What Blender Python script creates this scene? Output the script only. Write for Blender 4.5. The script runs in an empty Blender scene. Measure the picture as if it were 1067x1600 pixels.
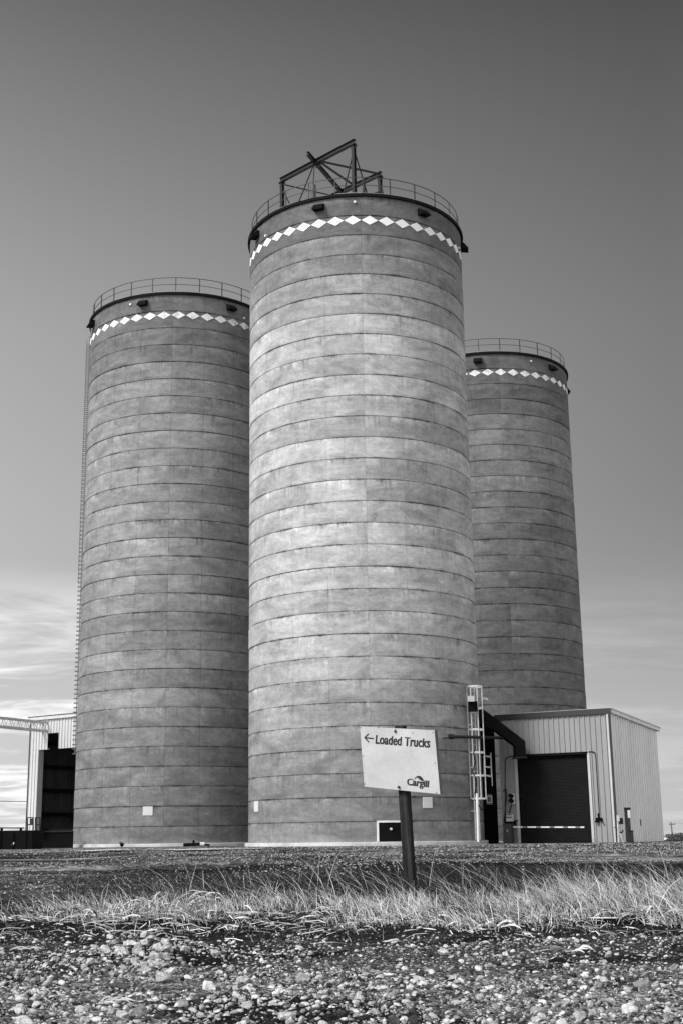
import bpy, math, random
import numpy as np
from mathutils import Matrix, Vector

R_ = math.radians
random.seed(7)
rng = np.random.default_rng(11)
scene = bpy.context.scene
col = scene.collection

# ------------------------------------------------------------------ camera
Z0 = 0.8                                   # height of the lens above the near gravel
F, CX, CY, PT, RL = 2020.6, 508.0, 800.0, 0.2466995, -0.0116317
cam = bpy.data.cameras.new('camera')
cam_o = bpy.data.objects.new('camera', cam)
col.objects.link(cam_o)
cam.sensor_fit = 'VERTICAL'
cam.sensor_height = 36.0
cam.lens = F / 1600 * 36
cam.shift_x = (533.5 - CX) / 1600
cam.clip_start, cam.clip_end = 0.1, 20000
_c, _s = math.cos(PT), math.sin(PT)
_fw = Vector((0, _c, _s)); _up = Vector((0, -_s, _c)); _rt = Vector((1, 0, 0))
_x = math.cos(RL) * _rt + math.sin(RL) * _up
_y = -math.sin(RL) * _rt + math.cos(RL) * _up
_m = Matrix((_x, _y, -_fw)).transposed().to_4x4()
_m.translation = (0, 0, Z0)
cam_o.matrix_world = _m
scene.camera = cam_o

# ------------------------------------------------------------------ world, sun, exposure
SUN_AZ, SUN_EL = R_(232), R_(40)           # compass angle of the veiled sun (clockwise from +Y), behind the camera's left shoulder
world = bpy.data.worlds.new('World'); scene.world = world
world.use_nodes = True
wt = world.node_tree; wt.nodes.clear()


class NT:
    """small node builder"""
    def __init__(s, t): s.t = t
    def n(s, typ, ins=None, **kw):
        nd = s.t.nodes.new(typ)
        for k, v in kw.items(): setattr(nd, k, v)
        for k, v in (ins or {}).items():
            sk = nd.inputs[k]
            if isinstance(v, bpy.types.NodeSocket): s.t.links.new(v, sk)
            else: sk.default_value = v
        return nd
    def m(s, op, a, b=0.0, c=None, clamp=False):
        d = {0: a, 1: b}
        if c is not None: d[2] = c
        return s.n('ShaderNodeMath', d, operation=op, use_clamp=clamp).outputs[0]
    def mr(s, v, a, b, c, d, smooth=False):
        nd = s.n('ShaderNodeMapRange', {0: v, 1: a, 2: b, 3: c, 4: d}, interpolation_type='SMOOTHSTEP' if smooth else 'LINEAR')
        return nd.outputs[0]
    def noise(s, vec, scale, detail=3, rough=0.55, dist=0.0):
        return s.n('ShaderNodeTexNoise', {'Vector': vec, 'Scale': scale, 'Detail': detail, 'Roughness': rough, 'Distortion': dist}).outputs[0]
    def xyz(s, x, y, z):
        return s.n('ShaderNodeCombineXYZ', {0: x, 1: y, 2: z}).outputs[0]
    def ramp(s, v, els):
        nd = s.n('ShaderNodeValToRGB', {0: v})
        e = nd.color_ramp.elements
        e[0].position, e[0].color = els[0][0], (els[0][1],) * 3 + (1,)
        e[1].position, e[1].color = els[-1][0], (els[-1][1],) * 3 + (1,)
        for p, c in els[1:-1]:
            q = e.new(p); q.color = (c,) * 3 + (1,)
        return nd.outputs[0]
    def link(s, a, b): s.t.links.new(a, b)


w = NT(wt)
d_ = w.n('ShaderNodeTexCoord').outputs['Generated']
sx = w.n('ShaderNodeSeparateXYZ', {0: d_})
dx, dy, dz = sx.outputs
el = w.m('MULTIPLY', w.m('ARCSINE', dz), 180 / math.pi)
az = w.m('MULTIPLY', w.m('ARCTAN2', dx, dy), 180 / math.pi)
# grey of a red-filtered black and white sky: pale near the horizon, deep above
grad = w.ramp(w.mr(el, 0, 90, 0, 1), [(0, .56), (.055, .49), (.11, .39), (.167, .345), (.244, .285), (.33, .185), (.40, .105), (.5, .080), (1, .07)])
side = w.mr(az, -16, 16, 1.36, .68)
lowside = w.mr(az, -16, 16, 1.22, .98)
side = w.n('ShaderNodeMix', {0: w.mr(el, 2, 15, 0, 1, True), 2: lowside, 3: side}, data_type='FLOAT').outputs[0]
grad = w.m('MULTIPLY', grad, side)
q = w.m('ADD', w.m('ABSOLUTE', dz), .10)
cx_, cy_ = w.m('DIVIDE', dx, q), w.m('DIVIDE', dy, q)
wisp = w.noise(w.xyz(w.m('MULTIPLY', cx_, .75), w.m('MULTIPLY', cy_, 1.0), 3.1), 1.25, 6, .62, .6)
fine = w.noise(w.xyz(w.m('MULTIPLY', cx_, .8), w.m('MULTIPLY', cy_, 1.5), 8.4), 2.2, 6, .62, .8)
cl = w.mr(w.m('ADD', w.m('MULTIPLY', wisp, .65), w.m('MULTIPLY', fine, .35)), .44, .63, 0, 1, True)
band = w.m('MULTIPLY', w.mr(el, 12.2, 7.5, 0, 1, True), w.mr(az, -11, 7, 1.25, .22))
cl = w.m('MULTIPLY', cl, band)
lum = w.m('ADD', grad, w.m('MULTIPLY', cl, .42))
sky = w.n('ShaderNodeTexSky', sky_type='NISHITA', sun_disc=False, sun_elevation=SUN_EL, sun_rotation=SUN_AZ)
sky_bw = w.n('ShaderNodeRGBToBW', {0: sky.outputs[0]}).outputs[0]
# behind the camera the sky is thin bright cloud round the veiled sun
sd_ = (math.sin(SUN_AZ) * math.cos(SUN_EL), math.cos(SUN_AZ) * math.cos(SUN_EL), math.sin(SUN_EL))
toward = w.n('ShaderNodeVectorMath', {0: d_, 1: sd_}, operation='DOT_PRODUCT').outputs['Value']
veil = w.m('MULTIPLY', w.m('MULTIPLY', w.mr(toward, -.1, 1, 0, 1, True), w.mr(dy, .35, -.2, 0, 1, True)), 1.1)
lum = w.m('ADD', lum, veil)
# added fill: unseen bright sky low in the east, lifting walls that face right
east = w.m('MULTIPLY', w.m('MULTIPLY', w.mr(dx, .45, .85, 0, 1, True), w.mr(el, 50, 15, 0, 1, True)), .75)
lum = w.m('ADD', lum, east)
lum = w.m('ADD', w.m('MULTIPLY', lum, 10.0), w.m('MULTIPLY', sky_bw, .02))
bg = w.n('ShaderNodeBackground', {'Color': lum, 'Strength': 0.1})
out = w.n('ShaderNodeOutputWorld', {0: bg.outputs[0]})

sun = bpy.data.lights.new('sun', 'SUN')
sun.energy = 3.3
sun.angle = R_(17)
sun.color = (1, 1, 1)
sun_o = bpy.data.objects.new('sun', sun); col.objects.link(sun_o)
sdir = Vector((math.sin(SUN_AZ) * math.cos(SUN_EL), math.cos(SUN_AZ) * math.cos(SUN_EL), math.sin(SUN_EL)))
sun_o.rotation_euler = sdir.to_track_quat('Z', 'Y').to_euler()
sun_o.location = (-20, -30, 60)

vs = scene.view_settings
scene.display_settings.display_device = 'sRGB'
vs.view_transform = 'Standard'; vs.look = 'None'; vs.gamma = 1.0; vs.use_curve_mapping = False
vs.exposure = 0.0
scene.cycles.max_bounces = 6
scene.cycles.diffuse_bounces = 3

# ------------------------------------------------------------------ photo measurements -> points in the place
def ray(px, py):
    a, b = (px - CX) / F, (py - CY) / F
    c, s = math.cos(RL), math.sin(RL)
    X, Yv = c * a + s * b, -s * a + c * b
    return Vector((X, _c + _s * Yv, _s - _c * Yv))
def at(px, py, Y):                          # the point on that sight line Y metres in front
    r = ray(px, py) ; r = r * (Y / r.y)
    return Vector((r.x, r.y, r.z + Z0))
def hit(px, py, p, n):                      # the point on that sight line in a plane
    r = ray(px, py); o = Vector((0, 0, Z0)); n = Vector(n)
    t = (Vector(p) - o).dot(n) / r.dot(n)
    return o + r * t
_gy = np.array([-40, 0, 6, 11.5, 16, 24, 34, 50, 64, 80, 110, 140, 400, 3000, 9000.])
_gz = np.array([-.8, -.8, -.77, -.75, -.70, -.66, -.60, -.51, -.43, -.42, -.50, -.75, -1.15, -7.5, -22.])
def gz(x, y):                               # height of the ground (numpy)
    x = np.asarray(x, float); y = np.asarray(y, float)
    z = np.interp(y, _gy, _gz) + Z0
    near = np.clip((18 - y) / 6, 0, 1)
    z = z + near * (.018 * np.sin(1.7 * x + .6 * y) + .014 * np.sin(2.9 * y - 1.1 * x + 1) + .010 * np.sin(5.1 * x + 3.3 * y))
    heap = .10 * np.exp(-(((x + 1.20) / .42) ** 2 + ((y - 9.3) / .8) ** 2))
    z = z + heap
    bank = np.clip((y - 20) / 6, 0, 1) * np.clip((62 - y) / 10, 0, 1)
    z = z + bank * (.035 * np.sin(.5 * x + .23 * y) + .03 * np.sin(.31 * y - .17 * x + 2) + .02 * np.sin(1.3 * x + .7 * y))
    return z
def g1(x, y): return float(gz(x, y))

# ------------------------------------------------------------------ mesh helpers
class MB:
    def __init__(s): s.v = []; s.f = []
    def add(s, vs_, fs):
        o = len(s.v); s.v += [tuple(v) for v in vs_]; s.f += [tuple(i + o for i in f) for f in fs]; return s
    def box(s, c, size, rot=None):
        hx, hy, hz = size[0] / 2, size[1] / 2, size[2] / 2
        vs_ = [Vector((x, y, z)) for x in (-hx, hx) for y in (-hy, hy) for z in (-hz, hz)]
        if rot is not None: vs_ = [rot @ v for v in vs_]
        c = Vector(c)
        return s.add([v + c for v in vs_], [(0, 1, 3, 2), (4, 6, 7, 5), (0, 4, 5, 1), (2, 3, 7, 6), (0, 2, 6, 4), (1, 5, 7, 3)])
    def bar(s, p, q, w_, h=None, up=(0, 0, 1)):
        h = h or w_
        p, q = Vector(p), Vector(q); d = q - p; L = d.length; d.normalize()
        up = Vector(up)
        if abs(d.dot(up.normalized())) > .98: up = Vector((0, 1, 0))
        sd = d.cross(up).normalized(); u = sd.cross(d)
        return s.box((p + q) / 2, (L, w_, h), Matrix((d, sd, u)).transposed())
    def ibeam(s, p, q, w_, h, up=(0, 0, 1), t=.03):
        p, q = Vector(p), Vector(q); d = (q - p).normalized(); up = Vector(up)
        if abs(d.dot(up.normalized())) > .98: up = Vector((0.7, .7, 0))
        sd = d.cross(up).normalized(); u = sd.cross(d)
        s.bar(p + u * (h / 2 - t / 2), q + u * (h / 2 - t / 2), w_, t, up)
        s.bar(p - u * (h / 2 - t / 2), q - u * (h / 2 - t / 2), w_, t, up)
        return s.bar(p, q, t, h - 2 * t, up)
    def tube(s, p, q, r, n=8, r2=None):
        p, q = Vector(p), Vector(q); d = (q - p).normalized()
        a = d.orthogonal().normalized(); b = d.cross(a); r2 = r if r2 is None else r2
        vs_ = []
        for c, rr in ((p, r), (q, r2)):
            for i in range(n):
                t = 2 * math.pi * i / n
                vs_.append(c + (a * math.cos(t) + b * math.sin(t)) * rr)
        fs = [(i, (i + 1) % n, n + (i + 1) % n, n + i) for i in range(n)] + [tuple(range(n))[::-1], tuple(range(n, 2 * n))]
        return s.add(vs_, fs)
    def path(s, pts, r, n=8):
        for a, b in zip(pts[:-1], pts[1:]): s.tube(a, b, r, n)
        return s
    def prism(s, pts, vec):                 # closed polygon pushed along vec
        n = len(pts); vec = Vector(vec)
        vs_ = [Vector(p) for p in pts] + [Vector(p) + vec for p in pts]
        return s.add(vs_, [tuple(range(n))[::-1], tuple(range(n, 2 * n))] + [(i, (i + 1) % n, n + (i + 1) % n, n + i) for i in range(n)])
    def ring(s, c, r, z, w_, n=60, a0=0.0, a1=2 * math.pi):    # square-section hoop
        m = n if abs(a1 - a0 - 2 * math.pi) < 1e-6 else n + 1
        vs_ = []
        for i in range(m):
            t = a0 + (a1 - a0) * i / n
            for rr, zz in ((r - w_ / 2, z - w_ / 2), (r + w_ / 2, z - w_ / 2), (r + w_ / 2, z + w_ / 2), (r - w_ / 2, z + w_ / 2)):
                vs_.append((c[0] + rr * math.cos(t), c[1] + rr * math.sin(t), zz))
        fs = []
        for i in range(n):
            j = (i + 1) % m
            for k in range(4): fs.append((4 * i + k, 4 * j + k, 4 * j + (k + 1) % 4, 4 * i + (k + 1) % 4))
        return s.add(vs_, fs)
    def build(s, name, mat, parent=None, smooth=None, uv=None):
        me = bpy.data.meshes.new(name)
        me.from_pydata(s.v, [], s.f); me.update()
        # outward normals
        import bmesh
        b = bmesh.new(); b.from_mesh(me); bmesh.ops.recalc_face_normals(b, faces=b.faces); b.to_mesh(me); b.free()
        return link(name, me, mat, parent, smooth)

def link(name, me, mat, parent=None, smooth=None):
    me.materials.append(mat)
    if smooth is not None:
        me.shade_smooth(); me.set_sharp_from_angle(angle=R_(smooth))
    o = bpy.data.objects.new(name, me); col.objects.link(o)
    if parent: adopt(o, parent)
    return o
def adopt(o, parent):
    o.parent = parent
    if parent.type == 'EMPTY': o.matrix_parent_inverse = Matrix.Translation(-parent.location)
def thing(name, loc, label, cat, group=None):
    e = bpy.data.objects.new(name, None); e.empty_display_size = .3
    e.location = loc; col.objects.link(e)
    return tag(e, label, cat, group)
def tag(o, label, cat, group=None):
    o['label'] = label; o['category'] = cat
    if group: o['group'] = group
    return o
def structure(o): o['kind'] = 'structure'; return o

def np_mesh(name, V, Fq, mat, tone=None, smooth=False):
    """big mesh from numpy arrays, faces all with the same corner count"""
    me = bpy.data.meshes.new(name)
    n, k = Fq.shape
    me.vertices.add(len(V)); me.vertices.foreach_set('co', V.astype(np.float32).ravel())
    me.loops.add(n * k); me.loops.foreach_set('vertex_index', Fq.astype(np.int32).ravel())
    me.polygons.add(n); me.polygons.foreach_set('loop_start', np.arange(0, n * k, k, dtype=np.int32))
    if smooth: me.polygons.foreach_set('use_smooth', np.ones(n, bool))
    if tone is not None:
        a = me.attributes.new('tone', 'FLOAT', 'POINT'); a.data.foreach_set('value', tone.astype(np.float32))
    me.update(); me.validate()
    me.materials.append(mat)
    o = bpy.data.objects.new(name, me); col.objects.link(o)
    return o

# ------------------------------------------------------------------ materials (a black and white place: greys only)
def mat_new(name):
    m = bpy.data.materials.new(name); m.use_nodes = True
    t = m.node_tree; t.nodes.clear()
    k = NT(t)
    b = k.n('ShaderNodeBsdfPrincipled'); o = k.n('ShaderNodeOutputMaterial', {0: b.outputs[0]})
    return m, k, b
def plain(name, v, rough=.6, var=.15, scale=3.0, metal=0.0, bump=0.0, spec=.4, stretch=(1, 1, 1)):
    m, k, b = mat_new(name)
    co = k.n('ShaderNodeTexCoord').outputs['Object']
    co = k.n('ShaderNodeMapping', {0: co, 3: stretch}).outputs[0]
    n = k.noise(co, scale, 5, .6)
    n2 = k.noise(co, scale * 9, 3, .6)
    f = k.m('ADD', k.mr(n, .3, .7, 1 - var, 1 + var), k.mr(n2, .3, .7, -var * .4, var * .4))
    c = k.m('MULTIPLY', f, v)
    k.link(c, b.inputs['Base Color'])
    b.inputs['Roughness'].default_value = rough; b.inputs['Metallic'].default_value = metal
    b.inputs['Specular IOR Level'].default_value = spec
    if bump:
        bn = k.n('ShaderNodeBump', {'Height': n2, 'Strength': bump, 'Distance': .02}); k.link(bn.outputs[0], b.inputs['Normal'])
    return m

LIFT, PANELS, RS = 1.22, 19, 6.603
def concrete(name, seed, joint=.5):
    """jump-formed concrete: UV is metres round the wall and metres above one lift joint; 'tone' is each pour's own grey"""
    m, k, b = mat_new(name)
    uv = k.n('ShaderNodeUVMap', uv_map='wall').outputs[0]
    s = k.n('ShaderNodeSeparateXYZ', {0: uv}); u, v = s.outputs[0], s.outputs[1]
    tone = k.n('ShaderNodeAttribute', attribute_name='tone').outputs['Fac']
    def N(su, sv, detail, rough=.6, dist=0.0, o=0.0):
        return k.noise(k.xyz(k.m('MULTIPLY', u, su), k.m('MULTIPLY', v, sv), seed + o), 1.0, detail, rough, dist)
    lift = k.m('DIVIDE', v, LIFT); fr = k.m('FRACT', lift); li = k.m('FLOOR', lift)
    pan = k.m('DIVIDE', u, 2 * math.pi * RS / PANELS); pf = k.m('FRACT', pan); pi_ = k.m('FLOOR', pan)
    # each pour its own cloudiness
    blot = k.noise(k.xyz(k.m('MULTIPLY', u, .42), k.m('MULTIPLY', v, .95), k.m('MULTIPLY', li, 3.7)), 1.0, 8, .70, .5)
    blot2 = N(1.3, 2.4, 8, .74, .3, 5); mott = N(4.5, 5.5, 6, .72, .6, 7)
    wide = N(.12, .10, 3, .5, 0, 9)
    hstr = N(.35, 7.0, 4, .6, 0, 13)
    vstr = N(3.2, .35, 4, .6, 0, 17)
    grain = N(14, 14, 3, .7, 0, 21)
    wn = k.n('ShaderNodeTexWhiteNoise', {'Vector': k.xyz(pi_, li, seed)}, noise_dimensions='3D').outputs[0]
    f = k.mr(blot, .33, .67, .64, 1.28)
    f = k.m('MULTIPLY', f, k.mr(blot2, .3, .7, .80, 1.17))
    f = k.m('MULTIPLY', f, k.mr(mott, .34, .66, .86, 1.11))
    f = k.m('MULTIPLY', f, k.mr(wide, .3, .7, .88, 1.12))
    f = k.m('MULTIPLY', f, k.mr(hstr, .3, .7, .94, 1.06))
    f = k.m('MULTIPLY', f, k.mr(vstr, .35, .7, 1.03, .93))
    f = k.m('MULTIPLY', f, k.mr(grain, .25, .75, .92, 1.08))
    f = k.m('MULTIPLY', f, k.mr(wn, 0, 1, .96, 1.04))
    # dark water stains, ragged, hanging below some joints
    spot = N(2.6, .9, 5, .7, .4, 31); where = N(.30, .8, 2, .5, 0, 33)
    hang = k.m('MULTIPLY', k.mr(fr, .62, .97, 0, 1), k.mr(where, .50, .66, 0, 1, True))
    st = k.m('MULTIPLY', k.mr(spot, .48, .64, 0, .55, True), hang)
    f = k.m('MULTIPLY', f, k.m('SUBTRACT', 1, st))
    # pale lime bloom under the joints
    lb = N(1.3, 1.4, 5, .65, .6, 41)
    bl = k.m('MULTIPLY', k.mr(fr, .55, 1.0, 0, 1), k.mr(lb, .50, .68, 0, .42, True))
    f = k.m('MULTIPLY', f, k.m('ADD', 1, bl))
    # joint lines: dirt in the lift joints and in the panel joints
    jn = N(5, 1.3, 4, .7, 0, 51); jw = N(.7, .8, 3, .6, 0, 53)
    dj = k.m('MINIMUM', fr, k.m('SUBTRACT', 1, fr))
    jk = N(9, 2.5, 6, .78, 0, 57)
    wj = k.m('ADD', k.mr(jk, .40, .70, .010, .075), k.mr(jw, .48, .72, 0, .06))
    line = k.m('MULTIPLY', k.m('SUBTRACT', 1, k.m('DIVIDE', dj, wj), clamp=True), k.m('MULTIPLY', k.mr(jw, .35, .62, .30, .85), k.mr(jk, .35, .6, .6, 1.1)))
    f = k.m('MULTIPLY', f, k.mr(k.m('ADD', fr, k.mr(jk, .3, .7, -.04, .04)), 0, .16, k.mr(jw, .4, .65, .97, .78), 1))
    pj = k.m('MINIMUM', pf, k.m('SUBTRACT', 1, pf))
    pv = N(.9, 1.1, 3, .6, 0, 61)
    wp = k.mr(jn, .3, .7, .008, .022)
    pl = k.m('MULTIPLY', k.m('SUBTRACT', 1, k.m('DIVIDE', pj, wp), clamp=True), k.mr(pv, .40, .66, joint * .12, joint))
    f = k.m('MULTIPLY', f, k.m('SUBTRACT', 1, line))
    f = k.m('MULTIPLY', f, k.m('SUBTRACT', 1, pl))
    # drips from the joints, dark and pale
    dn_ = k.noise(k.xyz(k.m('MULTIPLY', u, 4.2), k.m('MULTIPLY', li, 5.3), k.m('ADD', k.m('MULTIPLY', v, .25), seed + 71)), 1.0, 3, .6)
    dm_ = N(.35, .35, 2, .5, 0, 73)
    drip = k.m('MULTIPLY', k.m('MULTIPLY', k.mr(dn_, .55, .68, 0, .30, True), k.mr(fr, .15, .9, 0, 1, True)), k.mr(dm_, .42, .6, 0, 1, True))
    f = k.m('MULTIPLY', f, k.m('SUBTRACT', 1, drip))
    pale = k.m('MULTIPLY', k.m('MULTIPLY', k.mr(dn_, .45, .33, 0, .30, True), k.mr(fr, .3, .95, 0, 1, True)), k.mr(dm_, .55, .42, 0, 1, True))
    f = k.m('MULTIPLY', f, k.m('ADD', 1, pale))
    # small holes and black specks
    sp = k.n('ShaderNodeTexVoronoi', {'Vector': k.xyz(u, v, seed), 'Scale': 1.05}).outputs[0]
    f = k.m('MULTIPLY', f, k.mr(sp, .03, .05, .45, 1))
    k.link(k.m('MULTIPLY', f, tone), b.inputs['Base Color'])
    b.inputs['Roughness'].default_value = .9; b.inputs['Specular IOR Level'].default_value = .2
    h = k.m('ADD', k.m('MULTIPLY', grain, .3), k.m('MULTIPLY', blot2, .6))
    bn = k.n('ShaderNodeBump', {'Height': h, 'Strength': .25, 'Distance': .03}); k.link(bn.outputs[0], b.inputs['Normal'])
    return m

M = {}
M['steel_dark'] = plain('dark_steel', .006, .6, .3, 2.0)
M['fascia'] = plain('roof_fascia', .009, .8, .3, 1.5, spec=.1)
M['roof_concrete'] = plain('roof_concrete', .42, .9, .35, 2.2, bump=.3)
M['footing'] = plain('footing_concrete', .52, .9, .25, 1.2, bump=.3)
M['white'] = plain('white_paint', .72, .6, .08, 2.0)
M['plate'] = plain('plate_paint', .62, .5, .06, 3.0)
M['galv'] = plain('galvanised', .60, .45, .15, 4.0, metal=.15)
M['rail'] = plain('rail_steel', .035, .6, .2, 4.0)
M['ladder'] = plain('ladder_steel', .16, .6, .2, 4.0)
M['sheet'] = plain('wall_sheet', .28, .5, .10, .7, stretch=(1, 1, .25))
M['sheet_side'] = plain('side_sheet', .74, .5, .10, .7, stretch=(1, 1, .25))  # paler than the front sheet: brighter light on the side put into the colour
M['sheet_barn'] = plain('barn_sheet', .58, .5, .10, .5, stretch=(1, 1, .3))
M['trim'] = plain('dark_trim', .03, .5, .2, 1.0)
M['trim_light'] = plain('light_trim', .5, .5, .1, 1.0)
M['door'] = plain('roller_door', .008, .7, .25, 2.5, spec=.12)
M['black'] = plain('black_steel', .006, .8, .3, 2.0, spec=.08)
M['dark_sheet'] = plain('inner_sheet', .05, .9, .35, .8, spec=.05, stretch=(1, 1, .2))  # shade inside the barn put into a near-black sheet colour
M['wood'] = plain('weathered_wood', .040, .9, .85, 9.0, spec=.1, bump=1.0, stretch=(4, 4, .12))
M['wood_pale'] = plain('pale_wood', .16, .85, .4, 6.0, bump=.5, stretch=(3, 3, .25))
M['ink'] = plain('black_ink', .012, .6, .1, 5.0)
M['board'] = plain('sign_board', .50, .6, .12, 4.0)
M['cabinet'] = plain('cabinet_paint', .06, .5, .15, 4.0)
M['lamp_glass'] = plain('dark_lens', .01, .2, .1, 4.0, spec=.6)
M['pole_wood'] = plain('pole_wood', .10, .9, .3, 3.0)

# ------------------------------------------------------------------ ground
def tonemat(name, rough, lo, hi, sc, bump=.0, trans=False):
    m, k, b = mat_new(name)
    co = k.n('ShaderNodeTexCoord').outputs['Object']
    tone = k.n('ShaderNodeAttribute', attribute_name='tone').outputs['Fac']
    n = k.noise(co, sc, 5, .7); n2 = k.noise(co, sc * 5, 3, .7)
    f = k.m('MULTIPLY', k.mr(n, .3, .7, lo, hi), k.mr(n2, .3, .7, .8, 1.2))
    k.link(k.m('MULTIPLY', f, tone), b.inputs['Base Color'])
    b.inputs['Roughness'].default_value = rough; b.inputs['Specular IOR Level'].default_value = .15
    if bump:
        bn = k.n('ShaderNodeBump', {'Height': k.m('ADD', n, n2), 'Strength': bump, 'Distance': .01}); k.link(bn.outputs[0], b.inputs['Normal'])
    return m
M['stone'] = tonemat('stone', .95, .45, 1.4, 40, bump=1.0)
M['straw'] = tonemat('straw', .8, .8, 1.2, 20)
M['husk'] = tonemat('husk', .75, .75, 1.15, 40, bump=.3)

def ground_mat():
    m, k, b = mat_new('dirt_and_gravel')
    co = k.n('ShaderNodeTexCoord').outputs['Object']
    s = k.n('ShaderNodeSeparateXYZ', {0: co}); x, y = s.outputs[0], s.outputs[1]
    def vor(sc, rnd=1.0):
        nd = k.n('ShaderNodeTexVoronoi', {'Vector': co, 'Scale': sc, 'Randomness': rnd})
        return nd.outputs['Distance'], k.n('ShaderNodeRGBToBW', {0: nd.outputs['Color']}).outputs[0]
    d1, c1 = vor(60); d2, c2 = vor(24); d3, c3 = vor(9)
    near = k.mr(y, 12, 24, 1, 0, True)
    # fine grit: each pebble its own grey, most of it dark earth
    grit = k.m('MULTIPLY', k.mr(k.m('POWER', c1, 1.7), 0, 1, .02, .62), k.mr(d1, .2, .6, 1, .25))
    grit2 = k.m('MULTIPLY', k.mr(k.m('POWER', c2, 2.2), 0, 1, .02, .5), k.mr(d2, .2, .6, 1, .3))
    grit3 = k.m('MULTIPLY', k.mr(k.m('POWER', c3, 4), 0, 1, .03, .40), k.mr(d3, .2, .6, 1, .4))
    patch = k.noise(k.n('ShaderNodeMapping', {0: co, 3: (.55, .9, 1)}).outputs[0], 1.0, 5, .6, .4)
    far_p = k.noise(k.n('ShaderNodeMapping', {0: co, 3: (.12, .10, 1)}).outputs[0], 1.0, 6, .65, .6)
    fleck = k.noise(k.n('ShaderNodeMapping', {0: co, 3: (3.2, .75, 1)}).outputs[0], 1.0, 5, .8)
    nearc = k.m('ADD', k.m('MULTIPLY', grit, .65), k.m('MULTIPLY', grit2, .55))
    nearc = k.m('MULTIPLY', nearc, k.m('MULTIPLY', k.mr(patch, .38, .58, .08, 1.05, True), k.m('MULTIPLY', k.mr(y, 7.0, 9.3, 1.5, .5, True), k.mr(k.m('ADD', y, k.mr(patch, .3, .7, -1.6, 1.6)), 10.2, 11.0, 1, .3, True))))
    farc = k.m('ADD', k.mr(fleck, .40, .72, .03, .42), k.m('MULTIPLY', grit3, .5))
    rut = k.noise(k.n('ShaderNodeMapping', {0: co, 2: (0, 0, .12), 3: (.10, .42, 1)}).outputs[0], 1.0, 5, .6, 1.2)
    farc = k.m('MULTIPLY', farc, k.mr(rut, .46, .60, 1.35, .25, True))
    farc = k.m('MULTIPLY', farc, k.mr(far_p, .40, .60, .22, .95, True))

    mix = k.n('ShaderNodeMix', {0: near, 2: farc, 3: nearc}, data_type='FLOAT').outputs[0]
    ditch = k.m('MULTIPLY', k.m('MULTIPLY', k.mr(k.m('ADD', y, k.mr(far_p, .3, .7, -7, 7)), 36, 30, 0, 1, True), k.mr(y, 14, 15.5, 0, 1, True)), k.mr(k.m('DIVIDE', x, y), -.14, .06, .25, 1, True))
    mix = k.m('MULTIPLY', mix, k.mr(ditch, 0, 1, 1, .12))
    k.link(mix, b.inputs['Base Color'])
    b.inputs['Roughness'].default_value = 1.0; b.inputs['Specular IOR Level'].default_value = .1
    h = k.m('ADD', k.m('MULTIPLY', d1, -.4), k.m('ADD', k.m('MULTIPLY', d2, -1.0), k.m('MULTIPLY', fleck, .6)))
    bn = k.n('ShaderNodeBump', {'Height': h, 'Strength': .9, 'Distance': .03}); k.link(bn.outputs[0], b.inputs['Normal'])
    return m
M['ground'] = ground_mat()

def grid_sheet(name, xs, ys, mat, dz=0.0, rough=None):
    X, Y = np.meshgrid(xs, ys)
    Zg = gz(X, Y) + dz
    if rough is not None: Zg = Zg + rough(X, Y)
    V = np.stack([X.ravel(), Y.ravel(), Zg.ravel()], 1)
    nx, ny = len(xs), len(ys)
    i = np.arange((ny - 1) * (nx - 1)); r, c = i // (nx - 1), i % (nx - 1)
    a = r * nx + c
    return np_mesh(name, V, np.stack([a, a + 1, a + nx + 1, a + nx], 1), mat, smooth=True)
xs = np.concatenate([-np.geomspace(9000, 7, 40), np.linspace(-6.8, 6.8, 230), np.geomspace(7, 9000, 40)])
ys = np.concatenate([np.linspace(-40, 3, 16), np.arange(3.2, 20, .06), np.geomspace(20.1, 9000, 170)])
_rr = np.random.default_rng(5)
def rough_ground(X, Y):
    n = _rr.normal(0, 1, X.shape)
    amp = np.where((Y > 3) & (Y < 22) & (abs(X) < 6.9), .006, 0) + np.where((Y >= 22) & (Y < 62) & (abs(X) < 40), .012, 0)
    return n * amp
structure(grid_sheet('ground', xs, ys, M['ground'], 0, rough_ground))

def field_mat():
    m, k, b = mat_new('pale_stubble')
    co = k.n('ShaderNodeTexCoord').outputs['Object']
    n = k.noise(k.n('ShaderNodeMapping', {0: co, 3: (.02, .05, 1)}).outputs[0], 1, 5, .65)
    k.link(k.mr(n, .3, .7, .62, .9), b.inputs['Base Color']); b.inputs['Roughness'].default_value = 1
    return m
M['field'] = field_mat()
structure(grid_sheet('field', np.concatenate([-np.geomspace(900, 20, 14), np.linspace(-16, 16, 5), np.geomspace(20, 900, 14)]), np.geomspace(150, 420, 12), M['field'], .06))
M['road'] = plain('pale_road', .5, 1, .25, 1.3, bump=.4)
def strip(name, pts, half, dz):
    V, Fq = [], []
    for i, (x, y) in enumerate(pts):
        hw = half[i]
        V += [(x, y - hw, g1(x, y - hw) + dz), (x, y + hw, g1(x, y + hw) + dz)]
        if i: Fq.append((2 * i - 2, 2 * i, 2 * i + 1, 2 * i - 1))
    return structure(np_mesh(name, np.array(V), np.array(Fq), M['road'], smooth=True))
_n = 26
strip('road', [(-40 + 34.0 * i / _n, 39 + .03 * i + .18 * math.sin(i * 1.9)) for i in range(_n + 1)], [1.9 * min(1, (_n - i) / 7 + .04) for i in range(_n + 1)], .075)
strip('road', [(-10 + 7.5 * i / _n, 52 + .2 * i + .3 * math.sin(i * 1.7)) for i in range(_n + 1)], [1.2 * min(1, (_n - i) / 7 + .04, i / 5 + .04) for i in range(_n + 1)], .075)

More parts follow.
